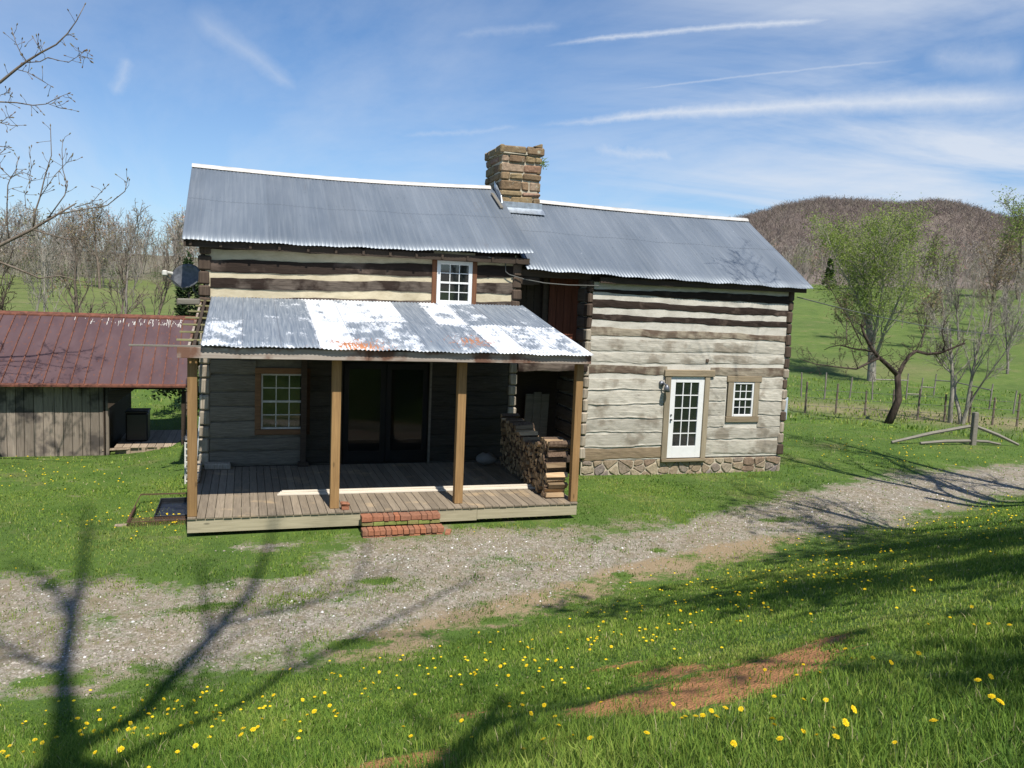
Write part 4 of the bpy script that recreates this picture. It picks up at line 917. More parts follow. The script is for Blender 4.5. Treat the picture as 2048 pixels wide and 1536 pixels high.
slope(13.6, 2.75, 13.74, 2.83, -15.2, -.62, .04); slope(13.9, 2.75, 13.74, 2.83, -15.2, -.62, .04); slope(10.42, .99, 10.5, 1.03, -15.2, -.63, .05)
mb.build('standing_seams', M['seam'], br)
mb = MB()
for i in range(90):
    x = -1.0-abs(R.gauss(0, 1.3)); s = R.uniform(.008, .02); y = 13.6-R.uniform(0, .28); z = 2.78-(13.74-y)*.545+.012; L_ = R.choice((.03, .06, .16))
    mb.add([(x, y, z), (x+s, y, z), (x+s, y-L_, z-L_*.545), (x, y-L_, z-L_*.545)], [(0, 1, 2, 3)])
mb.build('droppings', M['ivory'], br, fix=False)
mb = MB()
gzp = -.98
for i in range(9): x = -2.62+i*.215; mb.box(x, x+.2, 11.1+R.uniform(-.03, .03), 14.0, gzp+.1, gzp+.13, 0, .004)
mb.box(-2.9, -2.2, 10.9, 11.12, gzp+.02, gzp+.05, 0, .004, M=lambda v: (v[0], v[1]+(v[0]+2.9)*.25, v[2]+.04))
for y in (11.15, 12.4, 13.8): mb.box(-2.6, -.8, y, y+.09, gzp-.1, gzp+.1, 0)
for x in (-2.3, -1.9, -1.5): mb.box(x, x+.1, 11.08, 11.15, gzp-.12, gzp+.1, 0)
tag(mb.build('pallet', M['pallet']), 'wooden pallet walkway beside the open end of the barn', 'pallet')
mb = MB(); vs = []; fs = []
mb.box(-2.42, -1.82, 11.9, 12.6, gzp+.14, gzp+.98, 0, .04); mb.box(-2.44, -1.8, 11.88, 12.62, gzp+.98, gzp+1.04, 0, .02)
tag(mb.build('storage_bin', M['black']), 'black lidded storage bin on the pallet walkway under the barn roof', 'bin')

# ------------------------------------------------------------------ trees
def norm(v): return v/(np.linalg.norm(v)+1e-9)
def grow(out, p, d, L_, r, lvl, P, g):
    n_ = max(3, 6-lvl); pts = [p.copy()]; rad = [r]; q = p.copy(); dd = d.copy()
    for i in range(n_):
        dd = norm(dd+g.normal(0, P['wig'][lvl], 3)+np.array([0, 0, P['up'][lvl]])); q = q+dd*L_/n_; pts.append(q.copy()); rad.append(r*(1-(i+1)/n_*P.get('tap', .8)))
    out.append((pts, rad, lvl))
    if lvl+1 < P['lv']:
        for k in range(P['n'][lvl]):
            t = P['st'][lvl]+(1-P['st'][lvl])*(k+g.random())/P['n'][lvl]; i = min(int(t*n_), n_-1); f = t*n_-i
            pp = pts[i]*(1-f)+pts[i+1]*f; rr_ = (rad[i]*(1-f)+rad[i+1]*f)
            ax = norm(pts[i+1]-pts[i]); side = norm(np.cross(ax, g.normal(0, 1, 3))); an = P['an'][lvl]*g.uniform(.6, 1.3)
            nd = norm(ax*cos(an)+side*sin(an)); grow(out, pp, nd, L_*P['ls'][lvl]*g.uniform(.65, 1.15)*(1.15-.5*t), rr_*P['rs'][lvl], lvl+1, P, g)
def treeP(**k):
    P = dict(lv=4, n=[9, 6, 5, 3], st=[.3, .25, .2, .2], an=[.7, .7, .7, .6], ls=[.55, .5, .5, .5], rs=[.55, .55, .55, .6], wig=[.08, .14, .2, .25], up=[.03, .08, .06, .03], tap=.8); P.update(k); return P
def leafy(mb, pts, g, cnt, size, spread, mat=0):
    for _ in range(cnt):
        p = pts[g.integers(len(pts))]+g.normal(0, spread, 3); a = g.normal(0, size, 3); b = g.normal(0, size, 3); mb.add([p, p+a, p+b], [(0, 1, 2)], mat, float(g.random()))
def in_view(p):
    d = np.asarray(p)-C; z = d@FW
    if z < .1: return False
    x = CX+F_PX*(d@RT)/z; y = CY-F_PX*(d@UP)/z; return -30 < x < 2090 and -60 < y < 1600
def make_tree(base, H, r, P, seed, bark, name, label, group=None, leaf=None, lean=(0, 0, 1), cat='tree', stems=1, minr=.006, leaf_n=0, leaf_s=.05, leaf_sp=.15, clip=False):
    g = np.random.default_rng(seed); out = []
    for s in range(stems):
        d = norm(np.array(lean, float)+(g.normal(0, .16, 3) if stems > 1 else 0)); o_ = np.array([0, 0, -.15])+(np.array([g.normal(0, .15), g.normal(0, .15), 0]) if stems > 1 else 0)
        grow(out, o_, d, H*g.uniform(.85, 1) if stems > 1 else H, r*(1 if s == 0 else g.uniform(.5, .9)), 0, P, g)
    root = empty(name, tuple(base), label, cat, group)
    tr, cr = MB(), MB()
    for pts, rad, lv in out:
        pts = [p+np.array(base) for p in pts]
        if clip:
            if lv > 0 and any(in_view(p) for p in pts): continue
            while pts and in_view(pts[-1]): pts.pop()
            rad = rad[:len(pts)]
            if len(pts) < 2: continue
        (tr if lv == 0 else cr).tube(pts, [max(minr*(1.0 if lv > 1 else 1.5), q) for q in rad], (8, 5, 4, 3, 3)[lv], cap=False)
    tr.build('trunk', M[bark], root, smooth=True, fix=False); c_ = cr.build('crown', M[bark], root, smooth=True, fix=False)
    if leaf:
        tips = [q+np.array(base) for pts, _, lv in out if lv >= P['lv']-(1 if leaf_n > 20000 else 2) for q in pts[1:] if not (clip and in_view(q+np.array(base)))]; mb = MB(); leafy(mb, tips, g, leaf_n, leaf_s, leaf_sp); mb.build('foliage', M[leaf], c_, fix=False)
    return root
def place(px, depth_r):
    """ground point in the direction of column px at horizontal range r"""
    a = math.radians(azel(px, 600)[0]); x, y = C[0]+depth_r*sin(a), C[1]+depth_r*cos(a); return np.array([x, y, gz(x, y)])
GL = 'bare trees on the meadow beyond the barn'
sl = treeP(n=[12, 6, 4, 3], st=[.2, .25, .25, .2], an=[.55, .6, .65, .6], ls=[.42, .5, .5, .5], rs=[.4, .5, .5, .5], up=[.06, .12, .08, .03])
spec = [(30, 45, 5.4, .13, (-.28, 0, 1), 'bark_dark', 'dark leaning bare tree at the far left beyond the barn roof'),
        (75, 58, 5.6, .07, (.05, 0, 1), 'bark_pale', 'thin pale-stemmed bare tree second from the left beyond the barn'),
        (104, 50, 5.2, .07, (-.2, 0, 1), 'bark_pale', 'slim pale tree leaning left, just left of the thick grey trunk'),
        (153, 46, 5.3, .16, (.02, 0, 1), 'bark_brown', 'thickest bare tree, upright grey-brown trunk beyond the barn ridge'),
        (236, 47, 5.2, .09, (-.05, 0, 1), 'bark_brown', 'slender upright bare tree beyond the middle of the barn roof'),
        (252, 51, 7.2, .09, (.0, 0, 1), 'bark_grey', 'tallest slim bare tree beside the leaning one, beyond the barn'),
        (276, 46, 5.2, .11, (.28, 0, 1), 'bark_brown', 'bare forked tree leaning right, nearest the satellite dish')]
for i, (px, r_, H, tr_, ln, bk, lb) in enumerate(spec):
    make_tree(place(px, r_), H, tr_, sl, 100+i, bk, 'bare_tree', lb, GL, lean=ln, minr=.011)
# thicker bushy trees in the middle distance, left
make_tree(place(200, 120), 9.5, .2, treeP(n=[12, 8, 5, 3], st=[.2, .2, .2, .2]), 120, 'bark_brown', 'budding_tree', 'olive-brown budding tree rising above the woods behind the barn', leaf='leaf_bud', leaf_n=1500, leaf_s=.12, leaf_sp=.4, minr=.015)
# right-hand trees
make_tree(place(1757, 62), 8.6, .3, treeP(n=[15, 9, 6, 3], st=[.14, .2, .2, .2], an=[.68, .62, .65, .6], ls=[.74, .5, .5, .5], rs=[.55, .5, .5, .5], up=[.02, .07, .06, .02], wig=[.05, .09, .18, .25]), 131, 'bark_pale', 'large_tree', 'large pale-barked tree just leafing out bright green in the pasture', leaf='leaf_green', leaf_n=34000, leaf_s=.055, leaf_sp=.3, minr=.011)
make_tree(place(1940, 40), 4.9, .11, treeP(n=[9, 7, 6, 3], st=[.35, .25, .2, .2], an=[.6, .65, .7, .6], ls=[.45, .5, .5, .5], up=[.02, .1, .05, .0]), 133, 'bark_pale', 'multi_stem_tree', 'pale multi-stemmed bare tree at the fence on the right', stems=4, minr=.006, lean=(.1, 0, 1))
# gnarled dark tree by the fence: limbs laid out by hand
def gnarled():
    g = np.random.default_rng(9); rg = 37.0; b = place(1797, rg); dep = float((b-C)@FW)
    root = empty('gnarled_tree', tuple(b), 'dark gnarled old fruit tree with wide crooked limbs before the fence', 'tree')
    P_ = lambda x, y, dz=0: at(x, y, dep+dz)
    tr, cr = MB(), MB()
    tr.tube([b+np.array([0, 0, -.1]), P_(1797, 800), P_(1796, 770), P_(1795, 748)], [.17, .14, .12, .13], 8)
    limbs = [([(1795, 750, 0), (1775, 730, -.3), (1755, 712, -.5), (1740, 692, -.6), (1728, 668, -.7), (1722, 648, -.8)], .1, .045),
             ([(1796, 752, 0), (1806, 730, .3), (1818, 712, .4), (1832, 702, .5), (1855, 708, .4), (1880, 706, .3), (1905, 696, .1), (1930, 686, 0)], .1, .03),
             ([(1757, 716, -.5), (1735, 727, -.9), (1712, 738, -1.3), (1690, 736, -1.6), (1660, 732, -2), (1630, 728, -2.3), (1600, 718, -2.5)], .055, .012),
             ([(1748, 704, -.5), (1728, 700, -.2), (1705, 697, .3), (1680, 690, .6), (1660, 694, .8), (1648, 700, 1)], .045, .012),
             ([(1884, 706, .3), (1890, 690, .2), (1884, 665, .1), (1890, 640, .2), (1903, 622, .4)], .035, .012),
             ([(1724, 690, .3), (1700, 640, .4), (1680, 610, .5), (1660, 575, .6), (1648, 560, .7)], .028, .008),
             ([(1870, 707, .3), (1880, 722, .8), (1890, 738, 1.1)], .02, .008), ([(1832, 702, .5), (1850, 660, .9), (1862, 620, 1)], .02, .008), ([(1716, 738, -1.3), (1708, 715, -1.5), (1704, 700, -1.6)], .02, .008)]
    pp = treeP(lv=3, n=[3, 3, 2], st=[.2, .2, .2], an=[.8, .8, .7], ls=[.6, .5, .5], rs=[.6, .6, .6], wig=[.2, .25, .3], up=[.12, .05, 0])
    for pts, r0, r1 in limbs:
        W_ = [P_(*q) for q in pts]; rad = list(np.linspace(r0, r1, len(W_))); cr.tube(W_, rad, 6)
        for k in range(len(W_)*3):
            i = g.integers(1, len(W_)); f = g.random(); p = W_[i-1]*(1-f)+W_[i]*f; out = []; d = norm(g.normal(0, 1, 3)+np.array([0, 0, .7])); grow(out, p, d, g.uniform(.3, .8), min(.018, rad[i]*.5), 0, pp, g)
            for a_, b_, lv in out: cr.tube(a_, [max(.006, q) for q in b_], 3, cap=False)
    tr.build('trunk', M['bark_dark'], root, smooth=True, fix=False); cr.build('crown', M['bark_dark'], root, smooth=True, fix=False)
gnarled()
gp = treeP(n=[12, 7, 5, 3], st=[.2, .2, .2, .2], an=[.6, .6, .6, .6])
for i, (px, r_, H, lf, n_, lb, bk) in enumerate(((2036, 150, 12, 'leaf_green', 3200, 'bright green leafing tree at the right edge below the mountain', 'bark_brown'),
        (1890, 118, 8, 'leaf_green', 1500, 'small yellow-green tree behind the bare crowns at right', 'bark_brown'),
        (1850, 84, 4.5, 'leaf_bud', 900, 'reddish budding tree just right of the large pale tree', 'bark_brown'),
        (1700, 88, 3.8, 'leaf_bud', 900, 'low brown thicket tree left of the large pale tree', 'bark_brown'),
        (1985, 100, 8, 'leaf_bud', 1200, 'russet-brown tree behind the multi-stemmed tree', 'bark_brown'),
        (1925, 92, 5.5, None, 0, 'bare twiggy tree between the two pale trees', 'bark_grey'),
        (2030, 70, 5.0, None, 0, 'bare grey tree at the right edge above the fence', 'bark_grey'))):
    make_tree(place(px, r_), H, H*.02, gp, 140+i, bk, 'background_tree', lb, 'trees at the foot of the mountain', leaf=lf, leaf_n=n_, leaf_s=.09*(r_/90), leaf_sp=.38*(r_/80), minr=.012*(r_/70))
# conifers
def conifer(base, H, rad, seed, label, name='cedar_tree', cnt=4200, size=.06):
    g = np.random.default_rng(seed); root = empty(name, tuple(base), label, 'cedar', None); mb = MB(); mb.tube([base-np.array([0, 0, .2]), base+np.array([0, 0, H*.9])], [rad*.12, .02], 6); mb.build('trunk', M['bark_brown'], root, fix=False)
    mb = MB(); base = np.asarray(base)
    lob = [(g.uniform(0, 6.28), g.uniform(.05, .95), g.uniform(.75, 1.2)) for _ in range(60)]
    for i in range(cnt):
        a0, h0, s0 = lob[g.integers(60)]; a = a0+g.normal(0, .22); h = np.clip(h0+g.normal(0, .035), .02, 1); w = rad*s0*(1-h**1.6)*(.85+.15*sin(9*h))*sqrt(g.uniform(.25, 1)); p = base+np.array([cos(a)*w, sin(a)*w, h*H]); d = norm(np.array([cos(a), sin(a), .5])+g.normal(0, .5, 3))*size*2; s = norm(np.cross(d, g.normal(0, 1, 3)))*size*.5
        mb.add([p-s, p+s, p+d], [(0, 1, 2)], 0, float(g.random()))
    mb.build('foliage', M['leaf_cedar'], root, fix=False); return root
b = place(378, 33); conifer(b, 6.0, 1.25, 1, 'dark green bushy cedar behind the left corner of the house', size=.09)
b = place(1655, 158); conifer(b, 5.5, 1.2, 2, 'small dark cedar at the top edge of the right pasture', cnt=1500, size=.22)

# near tree behind the camera on the left: its limbs throw the shadows over bank and drive, itself out of view
def sunback(px, py, Yp):
    G = on_ground(px, py); t = (Yp-G[1])/SUNV[1]; return G+SUNV*max(t, 0)
def near_tree():
    g = np.random.default_rng(4); b = np.array([-.35, -15.6, gz(-.35, -15.6)])
    root = empty('bank_tree', tuple(b), 'unseen tall tree behind the viewpoint, limbs laid out to cast the bank shadows', 'tree'); tr, cr = MB(), MB()
    Yp = -15.6; S = lambda x, y, d=0: sunback(x, y, Yp+d)
    stem = [b+np.array([0, 0, -.2]), S(130, 1530), S(128, 1400), S(127, 1330)]
    tr.tube(stem, [.17, .14, .12, .105], 8)
    limbs = [([(127, 1330, 0), (145, 1230, .1), (165, 1150, .2), (172, 1060, .3), (178, 1010, .3)], .1, .02), ([(140, 1240, 0), (115, 1180, -.3), (70, 1140, -.5), (30, 1120, -.6)], .06, .02),
             ([(127, 1345, 0), (60, 1320, .3), (0, 1285, .4), (-60, 1250, .5)], .05, .015), ([(135, 1520, .2), (210, 1480, .2), (330, 1370, .3), (430, 1265, .4), (500, 1185, .4), (530, 1115, .5), (545, 1060, .5)], .11, .03),
             ([(415, 1270, .4), (408, 1180, .2), (400, 1120, .1)], .04, .015), ([(440, 1255, .4), (520, 1230, .6), (610, 1210, .7), (690, 1180, .8)], .035, .012),
             ([(240, 1535, .3), (380, 1460, .4), (560, 1350, .5), (680, 1290, .6), (780, 1240, .6), (870, 1195, .7), (960, 1150, .8)], .045, .012), ([(392, 1450, .4), (385, 1395, .4), (350, 1372, .3)], .02, .01),
             ([(880, 1560, -.6), (905, 1520, -.5), (950, 1475, -.4), (985, 1432, -.3), (1005, 1395, -.2)], .085, .02), ([(960, 1470, -.4), (1060, 1430, -.3), (1180, 1405, -.2), (1320, 1372, -.1)], .035, .01), ([(900, 1530, -.5), (1000, 1500, -.4), (1050, 1450, -.3)], .05, .01), ([(150, 1540, -.1), (500, 1620, -.3), (880, 1560, -.6)], .1, .08), ([(680, 1290, .6), (760, 1270, .5), (860, 1268, .5)], .02, .01), ([(700, 1175, .8), (730, 1120, .9), (735, 1085, 1)], .02, .01)]
    pp = treeP(lv=3, n=[4, 3, 2], st=[.2, .2, .2], an=[.6, .7, .7], ls=[.6, .5, .5], rs=[.6, .6, .6], wig=[.12, .2, .25], up=[.08, .05, 0])
    for pts, r0, r1 in limbs:
        W_ = [S(*q) for q in pts]; rad = list(np.linspace(r0, r1, len(W_))); rad = [q*1.05+.012 for q in rad]; cr.tube(W_, rad, 6)
        for k in range(int(len(W_)*1.5)):
            i = g.integers(1, len(W_)); f = g.random(); p = W_[i-1]*(1-f)+W_[i]*f; out = []; d = norm(norm(W_[i]-W_[i-1])+g.normal(0, .5, 3)); grow(out, p, d, g.uniform(.8, 2.6), min(.028, rad[i]*.45), 0, pp, g)
            for a_, b_, lv in out: cr.tube(a_, [max(.004, q) for q in b_], 3, cap=False)
    tr.build('trunk', M['bark_brown'], root, smooth=True, fix=False); cr.build('crown', M['bark_brown'], root, smooth=True, fix=False)
near_tree()
def twig_tree():
    """young tree left of the view: its outer branches cross the left edge of the photograph"""
    g = np.random.default_rng(14); dep = 18.5; K = dep/7.5; px = -260; b = at(px, 1100, dep); b[2] = gz(b[0], b[1])
    root = empty('young_tree', tuple(b), 'tree with bare budding branches crossing the left edge before the barn', 'tree'); tr, cr = MB(), MB(); bd = MB()
    P_ = lambda x, y, d=0: at(x, y, dep+d)
    tr.tube([b-np.array([0, 0, .2]), P_(px, 760), P_(px+10, 600), P_(px-10, 300), P_(px, 100)], [.2, .17, .13, .09, .06], 8)
    B = [([(px+5, 640), (-100, 540), (0, 490), (60, 460), (110, 430), (150, 408), (190, 418), (240, 390), (258, 362)][:6], .024, .007), ([(110, 430), (170, 417), (215, 412), (250, 382), (256, 358)], .007, .003), ([(96, 436), (128, 390), (134, 370), (126, 340), (124, 300), (126, 282)], .006, .0025),
         ([(66, 456), (70, 425), (80, 395), (92, 350), (102, 310), (100, 252)], .009, .003), ([(70, 425), (52, 415), (50, 390), (54, 386)], .004, .002), ([(18, 480), (14, 440), (13, 400), (16, 370), (22, 356)], .007, .004), ([(20, 356), (2, 335), (-2, 310), (10, 300)], .004, .002), ([(22, 356), (34, 340), (38, 315)], .004, .002), ([(22, 356), (45, 345), (60, 350), (64, 330), (60, 315)], .004, .002), ([(62, 458), (105, 470), (140, 480), (162, 470), (166, 435), (162, 424)], .007, .0025),
         ([(80, 395), (110, 352), (134, 325), (148, 322)], .004, .002), ([(150, 415), (185, 405), (200, 385), (215, 370)], .004, .002),
         ([(px-5, 560), (-120, 500), (-20, 515), (40, 540), (80, 556), (120, 551), (165, 562)], .016, .003), ([(102, 552), (106, 572), (98, 582)], .004, .002),
         ([(px-8, 330), (-100, 215), (0, 163), (35, 135), (55, 122), (82, 104), (112, 88), (135, 68), (152, 42), (171, 10)], .016, .003), ([(54, 124), (40, 105), (32, 84), (24, 60)], .005, .002), ([(82, 103), (74, 88), (67, 76)], .004, .002), ([(56, 125), (80, 124), (97, 115), (120, 121), (137, 124), (158, 110), (170, 100)], .005, .002), ([(158, 112), (172, 115), (183, 118)], .003, .002), ([(36, 140), (55, 146), (80, 160), (102, 172)], .004, .002),
         ([(px-8, 360), (-80, 230), (0, 205), (35, 206), (65, 211), (90, 207), (115, 196), (137, 186)], .009, .002), ([(92, 207), (120, 216), (140, 221)], .003, .002), ([(px-5, 400), (-60, 250), (0, 245), (25, 252), (50, 250)], .006, .002), ([(0, 245), (14, 236), (22, 234)], .003, .002), ([(px, 480), (-50, 300), (0, 293), (18, 296)], .006, .003), ([(0, 190), (8, 190), (16, 186)], .003, .0015), ([(58, 345), (62, 362), (110, 352)], .003, .0015)]
    for n_, (pts, r0, r1) in enumerate(B):
        dd = g.uniform(-.25, .25); W_ = [P_(x+g.normal(0, 1), y+g.normal(0, 1), 0) for i, (x, y) in enumerate(pts)]; rad = list(np.linspace(r0*K, r1*K, len(W_))); cr.tube(W_, rad, 5)
        for k in range(len(W_)*2):
            i = g.integers(1, len(W_)); f = g.random(); p = W_[i-1]*(1-f)+W_[i]*f; d = norm(norm(W_[i]-W_[i-1])*.6+g.normal(0, .6, 3)); L_ = g.uniform(.03, .12)*K; q = p+d*L_; cr.tube([p, p+d*L_*.5+g.normal(0, .006*K, 3), q], [.0025*K, .002*K, .002*K], 3)
            bd.tube([q-d*.01*K, q+d*.008*K, q+d*.02*K], [.002*K, .006*K, .001], 5, rnd=float(g.random()))
        q = W_[-1]; d = norm(W_[-1]-W_[-2]); bd.tube([q-d*.01*K, q+d*.01*K, q+d*.025*K], [.002*K, .006*K, .001], 5, rnd=.5)
    # rest of the crown, outside the view
    out = []; pp = treeP(lv=3, n=[6, 4, 3], st=[.15, .2, .2])
    for k in range(10): grow(out, P_(px, 700-60*k), norm(np.array([-1., g.normal(0, .7), .6])), g.uniform(2, 4), .05, 0, pp, g)
    for a_, b_, lv in out: cr.tube(a_, [max(.008, q) for q in b_], 3, cap=False)
    tr.build('trunk', M['bark_brown'], root, smooth=True, fix=False); c_ = cr.build('crown', M['bark_brown'], root, smooth=True, fix=False); bd.build('buds', M['leaf_bud'], c_, fix=False)['kind'] = 'stuff'
twig_tree()
# tree left of the barn yard: throws the fine shadow on the red roof
wide = treeP(n=[9, 7, 5, 3], st=[.35, .2, .2, .2], an=[.7, .65, .6, .6], ls=[.55, .5, .5, .5])
def off_tree(x, y, H, r, P, seed, label, stems=1, lean=(0, 0, 1), leaf=None, leaf_n=0, **k):
    return make_tree(np.array([x, y, gz(x, y)]), H, r, P, seed, 'bark_brown', 'yard_tree', label, lean=lean, stems=stems, leaf=leaf, leaf_n=leaf_n, clip=True, **k)
off_tree(-6.6, 4.6, 9, .14, wide, 201, 'bare yard tree standing just left of the view before the barn', lean=(.05, 0, 1))
off_tree(-5.6, 9.0, 6.0, .1, wide, 207, 'smaller bare tree just left of the view by the barn wall', lean=(.15, 0, 1))
# trees right of the view on the bank: long shadow streaks over the drive
for i, (x, y, H, r, st_, lf, ln_, lb) in enumerate(((17.2, -3.6, 12, .2, 3, None, 0, 'bare three-stemmed tree on the bank where the drive leaves the view'), (19.5, -2.4, 13, .22, 1, None, 0, 'tall single-stemmed bare tree farthest along the drive'), (13.8, -6.3, 9, .13, 2, None, 0, 'bare twin-stemmed tree halfway along the bank'),
        (11.8, -9.4, 9, .14, 1, 'leaf_bud', 900, 'russet-budded tree on the bank beyond the right edge'), (10.0, -12.8, 9, .14, 2, 'leaf_green', 3000, 'green-budding twin-stemmed tree on the bank beyond the right edge'), (7.9, -15.3, 10, .16, 3, 'leaf_green', 4000, 'densest green-leafing tree behind and right of the viewpoint'), (10.2, -15.6, 10, .16, 3, 'leaf_green', 9000, 'broad green-leafing tree outermost on the bank behind the viewpoint'))):
    off_tree(x, y, H, r, treeP(n=[9, 7, 5, 3], st=[.3, .2, .2, .2], up=[.03, .15, .1, .03], an=[.55, .6, .6, .6], ls=[.45, .5, .5, .5]), 220+i, lb, stems=st_, leaf=lf, leaf_n=ln_, leaf_s=.12, leaf_sp=.35, minr=.008)

# ------------------------------------------------------------------ far woods (one mass) and wooded mountain
def woods():
    g = np.random.default_rng(3); var = []
    P = treeP(lv=3, n=[11, 5, 0], st=[.25, .2, .2], an=[.5, .6, .6], ls=[.42, .5, .5], up=[.03, .12, .05], wig=[.07, .15, .2])
    for s in range(7):
        out = []; grow(out, np.zeros(3), np.array([g.normal(0, .06), g.normal(0, .06), 1.]), 1., .011, 0, P, np.random.default_rng(300+s)); mb = MB()
        for a, b, lv in out: mb.tube(a, [max(.0028 if lv else .004, q) for q in b], 3, cap=False)
        tips = [q for a, b, lv in out if lv >= 1 for q in a[1:]]
        hz = MB(); leafy(hz, tips, np.random.default_rng(s), 130, .016, .03)
        var.append((np.array(mb.v), np.array(mb.f), np.array(hz.v)))
    V, L, S, RN = [], [], [], []; nv = 0
    items = []
    for _ in range(330):      # left woods
        items.append((g.uniform(-26, 4), g.uniform(150, 205), g.uniform(5.5, 11)))
    for _ in range(160): items.append((g.uniform(-26, 4), g.uniform(138, 150), g.uniform(2., 4.)))
    for _ in range(120): items.append((g.uniform(-27, -8), g.uniform(112, 140), g.uniform(3.5, 7)))
    for _ in range(330): items.append((g.uniform(28, 58), g.uniform(168, 230), g.uniform(4.5, 8.5)))
    for _ in range(90): items.append((g.uniform(42, 58), g.uniform(95, 150), g.uniform(3.5, 6)))
    for _ in range(150): items.append((g.uniform(-20, 4), g.uniform(136, 141), -g.uniform(1.6, 3.6)))
    for a, r, H in items:
        a = math.radians(a); x, y = C[0]+r*sin(a), C[1]+r*cos(a); z = gz(x, y)-.1
        tv, tf, hv = var[g.integers(7)]; th = g.uniform(0, 6.28); c, s = cos(th), sin(th); sc = np.array([1.15, 1.15, 1.])*H
        hedge = H < 0
        if hedge: sc = np.array([2.2, 2.2, 1.])*(-H)
        for arr, faces, rn in ((tv, tf, g.choice([.0, .2, .35, .75])), (hv, None, g.choice([.0, .3, .3, .5, .6, .89]))):
            if hedge and faces is not None: continue
            if hedge: arr = arr*np.array([1, 1, .9])-np.array([0, 0, .15]); rn = .93
            elif faces is None and g.random() < .35: continue
            q = arr*sc; q = np.stack([q[:, 0]*c-q[:, 1]*s+x, q[:, 0]*s+q[:, 1]*c+y, q[:, 2]+z], -1); V.append(q)
            if faces is None: L.append(np.arange(len(q))+nv); S.append(np.full(len(q)//3, 3))
            else: L.append(faces.ravel()+nv); S.append(np.full(len(faces), 4))
            RN.append(np.full(len(q), rn)); nv += len(q)
    o = big_mesh('woods', np.concatenate(V), np.concatenate(L), np.concatenate(S), [M['wood_haze']], np.concatenate(RN))
    tag(o, 'far band of leafless grey and olive woods behind the pastures', 'woods', kind='stuff')
    # mountain forest: fuzzy small crowns
    n = 16000; a = np.radians(g.uniform(24, 60, n)); r = 230+600*np.sqrt(g.random(n)); nt = 2500
    a[:nt] = np.radians(g.uniform(24, 60, nt)); r[:nt] = g.uniform(770, 835, nt)
    x, y = C[0]+r*np.sin(a), C[1]+r*np.cos(a); z = terrain(x, y); H = g.uniform(4.5, 8.5, n); K = 15
    p0 = np.stack([x, y, z], -1)[:, None]+np.zeros((n, K, 3)); fr = g.uniform(.0, .5, (n, K, 1))*H[:, None, None]; p0[..., 2:] += fr
    d = g.normal(0, 1, (n, K, 3))*np.array([.35, .35, .15])+np.array([0, 0, .45]); d *= (H[:, None]*g.uniform(.5, 1, (n, K)))[..., None]; tip = p0+d
    tip[..., 2] = np.minimum(tip[..., 2], z[:, None]+H[:, None]*1.05)
    w = np.cross(d, g.normal(0, 1, (n, K, 3))); w = w/np.linalg.norm(w, axis=-1, keepdims=True)*g.uniform(.05, .15, (n, K, 1))
    V = np.stack([p0-w*.3, tip-w, tip+w], 2).reshape(-1, 3); N = len(V)//3
    o = big_mesh('mountain_forest', V, np.arange(N*3), np.full(N, 3), [M['mt_haze']], np.repeat(g.random(n)**1., K*3))
    tag(o, 'brown leafless forest covering the distant mountain', 'forest', kind='stuff')
woods()

# ------------------------------------------------------------------ fences
fpx = [(1628, 838), (1690, 832), (1750, 828), (1806, 825), (1857, 823), (1912, 822), (1962, 820), (2010, 820), (2060, 819)]
fp = []
for px, py in fpx:
    p = at(px, py, 0); p = place(px, 38.5+(px-1628)*.006); fp.append(p)
fc = empty('wire_fence', tuple(fp[3]), 'old wire fence of leaning wooden posts along the far lawn edge', 'fence')
for p in fp:
    mb = MB(); h = R.uniform(1.15, 1.5); mb.tube([p-np.array([0, 0, .2]), p+np.array([R.uniform(-.05, .05), 0, h])], [.05, .04], 7, 0); mb.build('fence_post', M['bark_brown'], fc)
mb = MB()
for h in (.35, .7, 1.05): mb.tube([p+np.array([0, -.06, h]) for p in fp], .008, 4)
mb.build('wire', M['wire'], fc)
f2 = [place(px, r_) for px, r_ in ((1618, 46), (1665, 46), (1715, 47), (1762, 48), (1830, 50), (1858, 52), (1885, 54), (1930, 52), (2000, 48), (2050, 47))]
fc2 = empty('rail_fence', tuple(f2[4]), 'second fence with pale rails behind the wire fence', 'fence')
for p in f2: mb = MB(); mb.tube([p-np.array([0, 0, .2]), p+np.array([R.uniform(-.1, .1), 0, R.uniform(1.1, 1.5)])], [.045, .035], 6); mb.build('fence_post', M['bark_grey'], fc2)
mb = MB()
for a, b, h in ((3, 4, 1.1), (5, 6, .6), (6, 7, .9), (7, 8, 1.0), (4, 5, .3)): mb.tube([f2[a]+np.array([0, 0, h]), f2[b]+np.array([0, 0, h+R.uniform(-.15, .15)])], .035, 5)
mb.build('rail', M['bark_pale'], fc2)
# fallen split-rail remnant
q0 = on_ground(1945, 890); rf = empty('split_rail_remnant', tuple(q0), 'single grey fence post with fallen split rails on the lawn', 'fence')
ax = norm(RT*np.array([1, 1, 0])); 
mb = MB(); mb.box(-.1, .1, -.08, .08, -.3, 1.12, 0, .02, .008, M=lambda v: tuple(q0+np.array(v))); mb.build('fence_post', M['greyboard'], rf)
gd = lambda px, py, h=.06: on_ground(px, py)+np.array([0, 0, h])
dq = float((q0-C)@FW)
for pts, r_ in (((at(1942, 852, dq), gd(1783, 888)), .055), ((at(1942, 882, dq), gd(1840, 890)), .055), ((at(1950, 852, dq), gd(2036, 893)), .06), ((at(1950, 882, dq), gd(2000, 892)), .05)):
    mb = MB(); a, b = pts; mb.tube([a, a*.5+b*.5+np.array([0, 0, .03]), b], [r_, r_*1.1, r_*.8], 6); mb.build('rail', M['greyboard'], rf)
